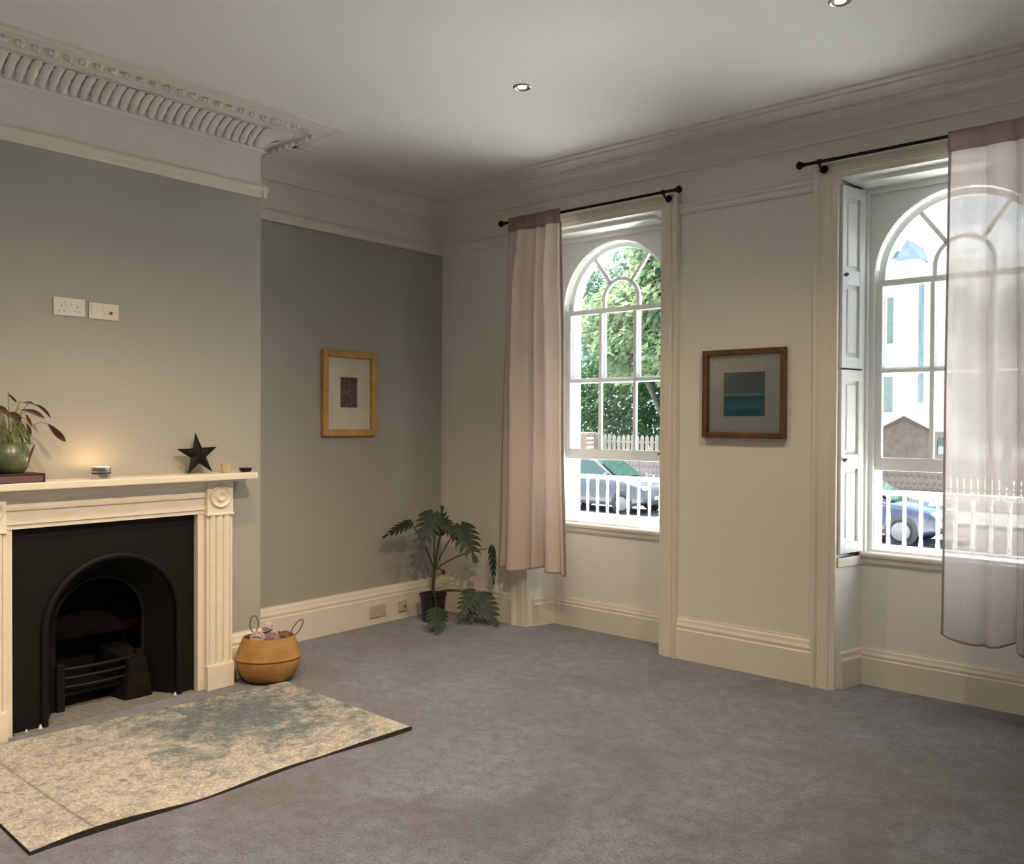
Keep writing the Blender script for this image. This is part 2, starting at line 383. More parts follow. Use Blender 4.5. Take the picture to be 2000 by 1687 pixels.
# ================================================================== WINDOWS
def build_window(n, xc, label):
    W = struct(empty('window_%d' % n, (xc, 0, 0)), label)
    # architrave: stepped moulding up both sides and over the head
    for nm, prof in (('architrave', [(0.0, 0.022), (0.03, 0.026), (0.034, 0.034), (0.075, 0.036), (0.080, 0.028), (0.092, 0.03), (0.105, 0.046), (0.122, 0.05), (AW, 0.044)]),):
        b = MB(); k = len(prof)
        path = [(-HW, 0, -1, 0), (-HW, ZT, -1, 1), (HW, ZT, 1, 1), (HW, 0, 1, 0)]
        vs = []
        for (x, z, nx, nz) in path:
            vs += [(x, 0.0, z)]+[(x+nx*u, -d, z+nz*u*0.8) for u, d in prof]+[(x+nx*AW, 0.0, z+nz*AW*0.8)]
        k += 2
        b.add(vs, [(i*k+t, i*k+t+1, (i+1)*k+t+1, (i+1)*k+t) for i in range(3) for t in range(k-1)])
        b.build(nm, WOOD, W)
    # recess: splayed jamb below the shutters, shutters, soffit, apron
    for sx in (-1, 1):
        jamb = MB(); jamb.hexa([(sx*HW, 0, 0), (sx*HWB, RD, 0), (sx*(HWB+0.05), RD, 0), (sx*(HW+0.02), 0, 0)], [(sx*HW, 0, SILL-0.02), (sx*HWB, RD, SILL-0.02), (sx*(HWB+0.05), RD, SILL-0.02), (sx*(HW+0.02), 0, SILL-0.02)])
        J = jamb.build('jamb', PANEL, W)
        d = Vector((sx*(HWB-HW), RD, 0)); ln = d.length; d.normalize(); nn = Vector((-sx*d.y, sx*d.x, 0)) if False else Vector((-sx*abs(d.y), -abs(d.x) if False else -abs(d.x)*1.0, 0))
        nn = Vector((d.y, -d.x, 0)) if sx < 0 else Vector((-d.y, d.x, 0))   # points into the recess
        o0 = Vector((sx*HW, 0, 0))
        def on(s, h, t): p = o0+d*s+nn*t; return (p.x, p.y, h)
        def slab(bb, s0, s1, h0, h1, t0, t1):
            bb.hexa([on(s0, h0, t0), on(s1, h0, t0), on(s1, h0, t1), on(s0, h0, t1)], [on(s0, h1, t0), on(s1, h1, t0), on(s1, h1, t1), on(s0, h1, t1)])
        pf = [(0, 0), (0.02, 0), (0.02, 0.15), (0.012, 0.165), (0.01, 0.19), (0, 0.20)]
        bb = MB(); n_ = len(pf)
        bb.add([on(0.035, v, u) for u, v in pf]+[on(ln, v, u) for u, v in pf], [tuple(range(n_)), tuple(range(n_, 2*n_))[::-1]]+[(i, (i+1) % n_, n_+(i+1) % n_, n_+i) for i in range(n_)])
        bb.build('jamb_skirting', WOOD, J)
        bb = MB(); slab(bb, 0.0, ln, SILL-0.07, SILL-0.02, -0.02, 0.010); bb.build('jamb_cap', WOOD, J, bevel=0.003)
        for (h0, h1) in ((SILL+0.004, 1.742), (1.752, ZS-0.012)):
            lf = MB(); slab(lf, 0.012, ln-0.022, h0, h1, -0.03, 0.0); LF = lf.build('shutter', WHITE, W)
            hm = (h0+h1)/2; rails = [h0, h0+0.06, hm-0.04, hm+0.04, h1-0.06, h1]
            s0, s1 = 0.012, ln-0.022
            for (a0, a1, c0, c1) in ((s0, s0+0.038, h0, h1), (s1-0.036, s1, h0, h1)): q = MB(); slab(q, a0, a1, c0, c1, 0.0, 0.014); q.build('stile', WHITE, LF, bevel=0.002)
            for i in (0, 2, 4): q = MB(); slab(q, s0+0.038, s1-0.036, rails[i], rails[i+1], 0.0, 0.0135); q.build('rail', WHITE, LF, bevel=0.002)
            for i in (1, 3): q = MB(); slab(q, s0+0.058, s1-0.056, rails[i]+0.022, rails[i+1]-0.022, 0.0, 0.009); q.build('raised_panel', WHITE, LF, bevel=0.005)
            zz = 1.25 if h0 < 1 else 2.255
            q = MB(); p = on(0.026, zz, 0.0); q.lathe([(0.0, 0.0), (0.006, 0.0), (0.005, 0.018), (0.011, 0.024), (0.012, 0.032), (0.006, 0.038), (0, 0.039)], 12, p, 'x'); kn = q.build('knob', BRASS, LF, smooth=True)
            if sx > 0: kn.scale.x = -1; kn.location.x = 2*p[0]
        q = MB(); slab(q, ln-0.021, ln, SILL, ZS, -0.03, 0.010); q.build('shutter_stop', WHITE, W, bevel=0.002)
    sf = MB(); sf.hexa([(-HW, 0, ZT), (HW, 0, ZT), (HWB, RD, ZS), (-HWB, RD, ZS)], [(-HW, 0, ZT+0.03), (HW, 0, ZT+0.03), (HWB, RD, ZS+0.05), (-HWB, RD, ZS+0.05)])
    SF = sf.build('soffit', WHITE, W)
    q = MB(); q.box(-0.44, 0.44, 0.05, 0.17, ZS-0.006, ZS+0.02); q.build('soffit_panel', WHITE, SF, bevel=0.004)
    ap = MB(); ap.box(-HWB-0.03, HWB+0.03, RD, RD+0.03, 0, SILL-0.03); AP = ap.build('apron_panel', PANEL, W)
    bb = MB(); skirting(bb, (-HWB, RD), (HWB, RD), (0, -1), 0.21, 0.022); bb.build('apron_skirting', WOOD, AP)
    bb = MB()
    pf = [(RD-0.022, SILL), (RD-0.028, SILL-0.008), (RD-0.026, SILL-0.024), (RD-0.016, SILL-0.03), (RD-0.014, SILL-0.055), (RD-0.006, SILL-0.07), (RD, SILL-0.075), (RD+0.1, SILL-0.075), (RD+0.1, SILL)]
    bb.prism(pf, lambda u, v, w: (w, u, v), -HWB-0.004, HWB+0.004); bb.build('window_board', WOOD, W)
    # box frame with arched spandrel, staff bead
    bb = MB(); arch_plate(bb, 0, -0.515, 0.515, 0.70, 2.775, 0.437, SILL+0.012, 2.262, 0.262, 0.285); bb.build('box_frame', WHITE, W)
    bb = MB(); O = [(-HWB-0.02, SILL), (-HWB-0.02, ZS+0.01), (HWB+0.02, ZS+0.01), (HWB+0.02, SILL)]; I = [(-0.462, SILL), (-0.462, ZS-0.028), (0.462, ZS-0.028), (0.462, SILL)]
    bb.frame(O, I, XZ, RD+0.002, 0.262); bb.build('staff_bead', WHITE, W, bevel=0.004)
    bb = MB(); bb.box(-0.46, 0.46, 0.285, 0.62, 0.66, SILL-0.005); bb.build('stone_sill', WHITE, W, bevel=0.006)
    bb = MB()
    for sx in (-1, 1): bb.box(sx*0.445-0.012, sx*0.445+0.012, 0.285, 0.40, SILL, 2.30)
    bb.build('pulley_stile', WHITE, W)
    # lower sash, pushed half way up
    S = MB(); y0, y1 = 0.288, 0.324; zb, zt = 1.188, 2.246
    S.box(-0.437, -0.402, y0, y1, zb, zt); S.box(0.402, 0.437, y0, y1, zb, zt); S.box(-0.402, 0.402, y0, y1, zb, zb+0.072); S.box(-0.402, 0.402, y0, y1, zt-0.034, zt)
    SL = S.build('lower_sash', WHITE, W, bevel=0.003)
    def bar(x0, x1, z0, z1, ya, yb, par): MB().box(x0, x1, ya, yb, z0, z1).build('glazing_bar', WHITE, par, bevel=0.003)
    def pane(x0, x1, z0, z1, yy, par): MB().box(x0, x1, yy, yy+0.004, z0, z1).build('pane', GLASS, par)
    zm = 1.742; cols = [-0.402, -0.143, 0.143, 0.402]
    bar(-0.402, 0.402, zm-0.011, zm+0.011, y0+0.004, y1-0.004, SL)
    for x in (-0.143, 0.143):
        bar(x-0.011, x+0.011, zb+0.072, zm-0.011, y0+0.004, y1-0.004, SL); bar(x-0.011, x+0.011, zm+0.011, zt-0.034, y0+0.004, y1-0.004, SL)
    for i in range(3):
        for z0, z1 in ((zb+0.072, zm), (zm, zt-0.034)): pane(cols[i]+0.002, cols[i+1]-0.002, z0, z1, (y0+y1)/2-0.002, SL)
    # upper sash with fanlight head
    y0, y1 = 0.330, 0.366; zs = 2.262; zb = 1.728
    S = MB(); S.frame(arch_pts(0.437, zb, zs), arch_pts(0.402, zb, zs), XZ, y0, y1); S.box(-0.402, 0.402, y0, y1, zb, zb+0.036)
    SU = S.build('upper_sash', WHITE, W)
    zr = 2.235
    bar(-0.402, 0.402, zr-0.012, zr+0.012, y0+0.004, y1-0.004, SU)
    for x in (-0.143, 0.143): bar(x-0.011, x+0.011, zb+0.036, zr-0.012, y0+0.004, y1-0.004, SU)
    for i in range(3): pane(cols[i]+0.002, cols[i+1]-0.002, zb+0.036, zr, (y0+y1)/2-0.002, SU)
    zc2 = zr+0.07
    MB().frame(arch_pts(0.154, zr+0.012, zc2), arch_pts(0.132, zr+0.012, zc2), XZ, y0+0.004, y1-0.004).build('glazing_bar', WHITE, SU)
    for sx in (-1, 1):
        p0 = Vector((sx*0.086, zc2+0.118)); p1 = Vector((sx*0.222, zs+0.345)); dd = (p1-p0).normalized(); nn = Vector((-dd.y, dd.x))*0.011
        poly = [p0+nn, p1+nn, p1-nn, p0-nn]
        MB().prism([(p.x, p.y) for p in poly], XZ, y0+0.004, y1-0.004).build('glazing_bar', WHITE, SU)
    ym = (y0+y1)/2-0.002
    inn = arch_pts(0.140, zr, zc2, 20); MB().prism(inn, XZ, ym, ym+0.004).build('pane', GLASS, SU)
    def ring(t0, t1, n=12):
        out = [(-0.404*math.cos(t0+(t1-t0)*i/n), zs+0.404*math.sin(t0+(t1-t0)*i/n)) for i in range(n+1)]
        inr = [(-0.146*math.cos(t0+(t1-t0)*i/n), zc2+0.146*math.sin(t0+(t1-t0)*i/n)) for i in range(n+1)]
        return out, inr
    for t0, t1 in ((0.02, 0.96), (0.99, PI-0.99), (PI-0.96, PI-0.02)):
        o_, i_ = ring(t0, t1)
        MB().frame(o_, i_, XZ, ym, ym+0.004).build('pane', GLASS, SU)
    return W
build_window(1, XC[0], 'arched sash window half hidden by the gathered curtain, trees and a grey car outside')
build_window(2, XC[1], 'arched sash window with open white shutter, white house and shed outside')
build_window(3, XC[2], 'unseen third arched sash window added along the window wall for more daylight')  # unseen extra window, added to bring more daylight onto the fireplace wall

# ================================================================== FIREPLACE
FP = empty('fireplace_surround', (XB, FC, 0))
tag(FP, 'cream painted mantelpiece with reeded legs, roundel corner blocks and long shelf', 'fireplace')
MARB = mat('cream_mantel_paint', (0.82, 0.755, 0.65), 0.42, noise=(14, (0.78, 0.72, 0.615), 0.4, 0.7))
LX = 0.104                               # how far the legs stand out from the breast
for sy in (1, -1):
    yi, yo = sy*0.490, sy*0.642          # pilaster inner and outer edge
    # reeded pilaster
    prof = [(0.0, 0.0)]
    w = abs(yo-yi); N = 3; m = 0.012; seg = (w-2*m)/N
    pts = [(0, 0.0), (0, LX-0.006), (m, LX-0.006)]
    for k in range(N):
        for i in range(7):
            a = PI*i/6; pts.append((m+seg*k+seg/2-seg/2*0.94*math.cos(a), LX-0.012+0.016*math.sin(a)))
    pts += [(w-m, LX-0.006), (w, LX-0.006), (w, 0.0)]
    y0 = min(yi, yo)
    MB().prism([(y0+u, v) for u, v in pts], lambda u, v, z: (v, u, z), 0.135, 0.940).build('pilaster', MARB, FP)
    b = MB(); b.box(0, LX+0.010, y0-0.003, y0+w+0.003, 0, 0.130); b.box(0, LX+0.006, y0-0.001, y0+w+0.001, 0.130, 0.136); b.build('plinth', MARB, FP, bevel=0.003)
    b = MB(); b.box(0, LX+0.002, y0-0.001, y0+w+0.001, 0.945, 1.120); b.box(0, LX+0.008, y0-0.004, y0+w+0.004, 0.938, 0.950); CB = b.build('corner_block', MARB, FP, bevel=0.003)
    yc = (yi+yo)/2
    MB().lathe([(0.062, 0.0), (0.062, 0.008), (0.056, 0.013), (0.050, 0.008), (0.044, 0.003), (0.034, 0.003), (0.030, 0.010), (0.020, 0.016), (0.010, 0.010), (0, 0.009)], 32, (LX+0.002, yc, 1.040), 'x').build('roundel', MARB, CB, smooth=True)
    MB().box(0, LX-0.035, min(yi, yi-sy*0.036), max(yi, yi-sy*0.036), 0, 0.95).build('inner_strip', MARB, FP, bevel=0.002)
b = MB()
pf = [(0, 0.950), (LX-0.030, 0.950), (LX-0.030, 0.968), (LX-0.022, 0.972), (LX-0.022, 0.990), (LX-0.030, 0.996), (LX-0.030, 1.032), (LX-0.018, 1.038), (LX-0.018, 1.050), (LX-0.024, 1.056), (LX-0.024, 1.088), (LX-0.010, 1.096), (LX-0.004, 1.108), (LX, 1.120), (0, 1.120)]
b.prism(pf, lambda u, v, w: (u, w, v), -0.489, 0.489); b.build('frieze', MARB, FP)
b = MB(); b.box(0, 0.180, -0.752, 0.752, 1.131, 1.166); b.box(0, 0.150, -0.70, 0.70, 1.120, 1.131); b.build('mantel_shelf', MARB, FP, bevel=0.006)

# cast iron insert
FI = empty('cast_iron_fireplace', (XB, FC, 0))
tag(FI, 'black cast iron fireplace insert with round arched opening', 'fireplace')
b = MB(); arch_plate(b, 0.03, -0.4545, 0.4545, 0, 0.950, 0.318, 0.0, 0.440, 0.006, 0.030, fn=YZ); b.build('face_plate', IRON, FI)
pth = [(0.036, 0.03-0.334, 0.0)]+[(0.036, 0.03-0.334*math.cos(PI*i/32), 0.440+0.334*math.sin(PI*i/32)) for i in range(33)]+[(0.036, 0.03+0.334, 0.0)]
MB().tube(pth, 0.017, 10).build('arch_moulding', IRON, FI, smooth=True)
# splayed cheeks running back to a smaller arch
b = MB(); n = 30
A = [(0.012, y_+0.03, z_) for y_, z_ in arch_pts(0.318, 0.0, 0.44, n)]; Bk = [(-0.145, y_+0.03, z_) for y_, z_ in arch_pts(0.232, 0.0, 0.42, n)]
b.add(A+Bk, [(i, i+1, len(A)+i+1, len(A)+i) for i in range(len(A)-1)]); b.build('splayed_cheek', IRON, FI, smooth=True)
pth = [(-0.143, y_+0.03, z_) for y_, z_ in arch_pts(0.228, 0.0, 0.42, n)]
MB().tube(pth, 0.012, 8).build('inner_moulding', IRON, FI, smooth=True)
b = MB(); b.box(-0.38, -0.37, -0.36, 0.39, 0, 0.84); b.box(-0.37, -0.145, -0.36, -0.345, 0, 0.84); b.box(-0.37, -0.145, 0.375, 0.39, 0, 0.84); b.box(-0.37, -0.145, -0.36, 0.39, 0.80, 0.84)
b.build('firebox', SOOT, FI)
b = MB(); b.hexa([(-0.36, -0.18, 0.30), (-0.20, -0.18, 0.34), (-0.20, 0.24, 0.34), (-0.36, 0.24, 0.30)], [(-0.36, -0.18, 0.33), (-0.16, -0.18, 0.40), (-0.16, 0.24, 0.40), (-0.36, 0.24, 0.33)])
b.build('smoke_ledge', SOOT, FI, bevel=0.004)
GR = MB(); GR.box(-0.33, -0.12, -0.17, 0.23, 0.075, 0.09); G_ = GR.build('grate', SOOT, FI)
for z in (0.12, 0.165, 0.21):
    MB().tube([(-0.145+0.045*math.cos(t), 0.03+0.2*math.sin(t), z) for t in [PI*(-0.5+i/12) for i in range(13)]], 0.009, 6).build('grate_bar', IRON, G_, smooth=True)
for sy in (-1, 1): MB().box(-0.155, -0.115, 0.03+sy*0.2-0.02, 0.03+sy*0.2+0.02, 0.0, 0.24).build('grate_leg', IRON, G_, bevel=0.006)
MB().hexa([(-0.34, 0.08, 0), (-0.05, 0.12, 0), (-0.05, 0.27, 0), (-0.34, 0.25, 0)], [(-0.34, 0.10, 0.26), (-0.08, 0.16, 0.20), (-0.08, 0.25, 0.20), (-0.34, 0.24, 0.26)]).build('fire_brick', SOOT, FI, bevel=0.01)
HEARTH = mat('grey_hearth', (0.17, 0.165, 0.16), 0.9, noise=(40, (0.24, 0.23, 0.22), 0.35, 0.65))
h = MB().box(0.08, 0.50, FC-0.44, FC+0.44, -0.01, 0.004).build('hearth_slab', HEARTH); tag(h, 'flat grey hearth inside the black fireplace opening', 'hearth')
CHIP = mat('white_paint_chip', (0.75, 0.73, 0.70), 0.7)
for nm, (x, y, s, lab) in enumerate(((0.492, -3.10, 0.014, 'larger white paint flake below the left of the black insert'), (0.490, -3.16, 0.009, 'smaller white paint flake beside the left mantel leg'), (0.492, -2.435, 0.012, 'white paint flake at the right foot of the black insert'))):
    b = MB(); b.hexa([(-s*.4, -s*.6, 0), (s*.4, -s*.5, 0), (s*.3, s*.6, 0), (-s*.4, s*.5, 0)], [(-s*.1, -s*.3, s*1.2), (s*.1, -s*.2, s*1.4), (s*.1, s*.2, s*1.5), (-s*.2, s*.3, s)])
    tag(b.build('paint_flake', CHIP, loc=(x, y, 0.004)), lab, 'flake', 'paint flakes on the hearth')

# ================================================================== THINGS ON THE MANTEL
ZM = 1.166
# book under the plant
BK = empty('book', (0.54, -3.265, ZM), 0.05); tag(BK, 'dark maroon hardback book lying under the plant pot', 'book')
CV = mat('maroon_book_cloth', (0.055, 0.018, 0.02), 0.5); PG = mat('book_pages', (0.15, 0.085, 0.09), 0.8)
b = MB(); b.box(-0.08, 0.08, -0.14, 0.14, 0.0, 0.004); b.box(-0.08, 0.08, -0.14, 0.14, 0.037, 0.041); b.box(-0.08, 0.08, 0.134, 0.14, 0.004, 0.037); b.build('cover', CV, BK, bevel=0.0015)
MB().box(-0.074, 0.074, -0.134, 0.134, 0.004, 0.037).build('pages', PG, BK)
# plant in green pot
PP = empty('trailing_houseplant', (0.535, -3.245, ZM+0.041)); tag(PP, 'houseplant with dark maroon leaves in a rounded green glazed pot', 'plant')
POTG = mat('green_glaze', (0.12, 0.15, 0.065), 0.35, noise=(6, (0.05, 0.085, 0.06), 0.4, 0.65), coat=0.4)
MB().lathe([(0.045, 0), (0.058, 0.004), (0.078, 0.03), (0.086, 0.07), (0.080, 0.105), (0.068, 0.128), (0.070, 0.140), (0.062, 0.140), (0.060, 0.125), (0, 0.12)], 28).build('pot', POTG, PP, smooth=True)
GSTEM = mat('pale_green_stem', (0.22, 0.25, 0.10), 0.5); MARO = mat('maroon_leaf', (0.035, 0.010, 0.009), 0.45, noise=(20, (0.10, 0.035, 0.025), 0.4, 0.7)); OLIV = mat('olive_leaf', (0.10, 0.12, 0.035), 0.5, noise=(18, (0.20, 0.22, 0.08), 0.35, 0.7))
def strap_leaf(base, tip, wid, sag, material, par, name='leaf', n=7):
    base, tip = Vector(base), Vector(tip); d = tip-base
    side = d.cross(Vector((0.78, -0.58, 0.25)));  side = side.normalized() if side.length > 1e-4 else Vector((1, 0, 0))
    up = side.cross(d).normalized()
    b = MB(); vs = []
    for i in range(n):
        t = i/(n-1); w_ = wid*math.sin(PI*min(1, 0.08+0.90*t))**0.7*(0.55+0.6*t); c_ = base+d*t+Vector((0, 0, sag*4*t*(1-t)))
        for s in (-1, 0, 1): vs.append(c_+side*w_*s+up*(0.25*w_*(abs(s)))+Vector((0, 0, 0)))
    top = len(vs); vs2 = [v-up*0.0015 for v in vs]; fs = []
    for i in range(n-1):
        for s in (0, 1):
            a = i*3+s; fs.append((a, a+1, a+4, a+3)); fs.append((top+a, top+a+3, top+a+4, top+a+1))
    b.add(vs+vs2, fs); return b.build(name, material, par, smooth=True)
spec = [((0.02, 0.04, 0.20), (0.06, 0.195, 0.20), 0.0, None), ]
stems = []
def stem(pts, r, par, material=GSTEM): MB().tube(pts, r, 6).build('stem', material, par, smooth=True)
# arching leaves, local coordinates (x towards the room, y towards the windows)
LV = [((0.03, 0.155, 0.222), (0.05, 0.222, 0.142), 0.017, 0.0, MARO), ((0.02, 0.10, 0.312), (0.03, 0.165, 0.252), 0.008, 0.012, MARO), ((0.02, 0.052, 0.318), (0.025, 0.098, 0.312), 0.007, 0.006, MARO),
      ((0.0, -0.005, 0.358), (0.01, 0.028, 0.32), 0.006, 0.002, MARO), ((0.03, 0.04, 0.285), (0.05, 0.13, 0.250), 0.013, 0.010, MARO), ((0.03, 0.06, 0.265), (0.05, 0.075, 0.215), 0.008, 0.0, MARO),
      ((0.05, 0.055, 0.225), (0.07, 0.066, 0.175), 0.009, 0.0, MARO), ((0.045, 0.09, 0.13), (0.06, 0.055, 0.05), 0.006, 0.004, MARO), ((0.06, -0.03, 0.27), (0.08, 0.02, 0.23), 0.02, 0.01, MARO),
      ((0.02, -0.07, 0.30), (0.06, -0.02, 0.26), 0.015, 0.01, MARO), ((-0.02, -0.10, 0.28), (0.0, -0.17, 0.22), 0.016, 0.0, MARO)]
for a, c_, w_, sg, mm in LV: strap_leaf(a, c_, w_, sg, mm, PP)
for a, c_, w_, sg, mm in LV: stem([(0.0, 0.0, 0.12), (a[0]*0.4, a[1]*0.35, a[2]*0.75+0.03), (a[0]*0.8, a[1]*0.8, a[2]+0.01), a], 0.0022, PP)
for k in range(26):
    a0 = random.uniform(0, 2*PI); rr = random.uniform(0.01, 0.045); z1 = random.uniform(0.17, 0.27); r1 = rr+random.uniform(0.01, 0.045)
    p0 = Vector((rr*math.cos(a0), rr*math.sin(a0), 0.12)); p1 = Vector((r1*math.cos(a0), r1*math.sin(a0), z1)); tip = p1+Vector((0.03*math.cos(a0), 0.03*math.sin(a0), random.uniform(-0.09, 0.02)))
    strap_leaf(p1, tip, random.uniform(0.008, 0.014), 0.01, OLIV, PP); stem([p0, (p0+p1)/2+Vector((0, 0, 0.01)), p1], 0.002, PP)
# candle in a silver tin, lit
CN = empty('candle_tin', (0.572, -2.852, ZM)); tag(CN, 'lit candle in a striped silver tin on the mantel shelf', 'candle')
TIN = mat('silver_tin', (0.55, 0.53, 0.50), 0.28, metal=0.9); BAND = mat('dark_label_band', (0.05, 0.05, 0.05), 0.4); WAX = mat('cream_wax', (0.85, 0.78, 0.62), 0.5)
MB().lathe([(0.041, 0), (0.043, 0.003), (0.043, 0.058), (0.0405, 0.058), (0.0405, 0.034), (0, 0.034)], 32).build('tin', TIN, CN, smooth=True)
MB().lathe([(0.0432, 0.024), (0.0436, 0.024), (0.0436, 0.032), (0.0432, 0.032)], 32).build('label_band', BAND, CN, smooth=True)
MB().lathe([(0.0432, 0.042), (0.0436, 0.042), (0.0436, 0.046), (0.0432, 0.046)], 32).build('label_band', BAND, CN, smooth=True)
MB().lathe([(0.0402, 0.0345), (0.0402, 0.042), (0, 0.0415)], 32).build('wax', WAX, CN, smooth=True)
MB().tube([(0, 0, 0.044), (0, 0.001, 0.049)], 0.0012, 6).build('wick', DARK, CN)
MB().lathe([(0, 0.046), (0.002, 0.048), (0.003, 0.051), (0.002, 0.056), (0, 0.062)], 12).build('flame', mat('candle_flame', (1, 0.6, 0.2), 0.5, emit=((1.0, 0.62, 0.3), 6)), CN, smooth=True)
cl = bpy.data.lights.new('candle_light', 'POINT'); cl.energy = 0.16; cl.color = (1.0, 0.56, 0.25); cl.shadow_soft_size = 0.012
clo = bpy.data.objects.new('candle_light', cl); COL.objects.link(clo); clo.location = (0.572, -2.852, ZM+0.060)
# black star leaning against the wall
ST = MB(); R1, R2 = 0.122, 0.046
ring_ = []
for k in range(10):
    a = PI/2+PI*k/5; r_ = R1 if k % 2 == 0 else R2; ring_.append((r_*math.cos(a), r_*math.sin(a)))
vs = [(0.0, u, v) for u, v in ring_]+[(0.022, 0, 0), (-0.022, 0, 0)]
fs = [(i, (i+1) % 10, 10) for i in range(10)]+[((i+1) % 10, i, 11) for i in range(10)]
ST.add(vs, fs); so = ST.build('star_ornament', mat('black_wood_star', (0.005, 0.005, 0.0045), 0.6, noise=(30, (0.012, 0.011, 0.009), 0.45, 0.75), spec=0.2))
tag(so, 'black faceted five-pointed star leaning on the chimney breast', 'ornament'); so.rotation_euler = (0.04, -0.16, 0); so.location = (0.515, -2.318, ZM+0.1005)
# glass tealight holder and small dark dish
TL = empty('tealight_holder', (0.545, -2.170, ZM)); tag(TL, 'small clear glass tealight holder with cream wax beside the black star', 'candle holder')
AMB = mat('amber_glass', (0.60, 0.48, 0.28), 0.1, coat=0.5)
MB().lathe([(0.020, 0), (0.024, 0.004), (0.030, 0.050), (0.0275, 0.050), (0.022, 0.010), (0, 0.010)], 24).build('glass_cup', AMB, TL, smooth=True)
MB().lathe([(0.021, 0.0101), (0.0265, 0.040), (0, 0.039)], 24).build('wax', WAX, TL, smooth=True)
DS = empty('tealight_dish', (0.545, -2.052, ZM)); tag(DS, 'tiny dark metal dish at the right end of the mantel shelf', 'dish')
MB().lathe([(0.020, 0), (0.030, 0.006), (0.036, 0.022), (0.033, 0.022), (0.027, 0.009), (0, 0.006)], 24).build('bowl', mat('dark_bronze', (0.03, 0.022, 0.015), 0.35, metal=0.7), DS, smooth=True)
MB().lathe([(0.0255, 0.0075), (0.0265, 0.012), (0, 0.012)], 20).build('wax', WAX, DS, smooth=True)

# ================================================================== WALL PLATES
SOCKB = mat('beige_socket_plastic', (0.58, 0.515, 0.42), 0.45)
def socket(name, loc, axis, w, h, label, kind, PLASTIC=PLASTIC):
    T = empty(name, loc); tag(T, label, 'socket')
    if axis == 'y': T.rotation_euler = (0, 0, -PI/2)
    MB().box(0, 0.010, -w/2, w/2, -h/2, h/2).build('plate', PLASTIC, T, bevel=0.003)
    for sx in ((-0.25, 0.25) if kind != 'tv' else (0.22,)):
        y = sx*w
        if kind == 'tv':
            MB().lathe([(0.0, 0.0), (0.0085, 0), (0.0085, 0.006), (0.005, 0.006), (0.0045, 0.001), (0, 0.001)], 16, (0.010, y, -0.006), 'x').build('aerial_outlet', CHROME, T, smooth=True)
            MB().lathe([(0, 0), (0.0042, 0), (0.0042, 0.002), (0, 0.002)], 12, (0.0105, y, -0.006), 'x').build('outlet_hole', DARK, T)
        else:
            for (yy, zz, a, c_) in ((0, 0.002, 0.0035, 0.008), (-0.011, -0.020, 0.0065, 0.003), (0.011, -0.020, 0.0065, 0.003)):
                MB().box(0.0098, 0.0104, y+yy-a/2, y+yy+a/2, zz-c_/2, zz+c_/2).build('pin_hole', DARK, T)
            MB().box(0.010, 0.0135, y*0.35-0.006 if False else y-math.copysign(0.022, sx)-0.006, y-math.copysign(0.022, sx)+0.006, 0.008, 0.028).build('switch', PLASTIC, T, bevel=0.0015)
    if kind == 'tv':
        MB().box(0.010, 0.0125, -0.42*w, -0.14*w, -h*0.46, h*0.46).build('blank_module', PLASTIC, T, bevel=0.002)
        MB().box(0.010, 0.0118, -0.04*w, 0.46*w, -h*0.40, h*0.40).build('outlet_module', PLASTIC, T, bevel=0.002)
    return T
socket('wall_socket', (XB, -2.950, 1.993), 'x', 0.146, 0.086, 'white double wall socket on the chimney breast, the left of the pair', 'double')
socket('media_outlet', (XB, -2.785, 1.987), 'x', 0.146, 0.080, 'white aerial outlet plate on the chimney breast, right of the double socket', 'tv')
socket('baseboard_socket', (0.028, -0.665, 0.095), 'x', 0.146, 0.086, 'beige double socket set low in the alcove baseboard', 'double', SOCKB)
socket('aerial_plate', (0.028, -0.43, 0.095), 'x', 0.086, 0.086, 'small square beige outlet plate in the alcove baseboard beside the monstera', 'tv', SOCKB)

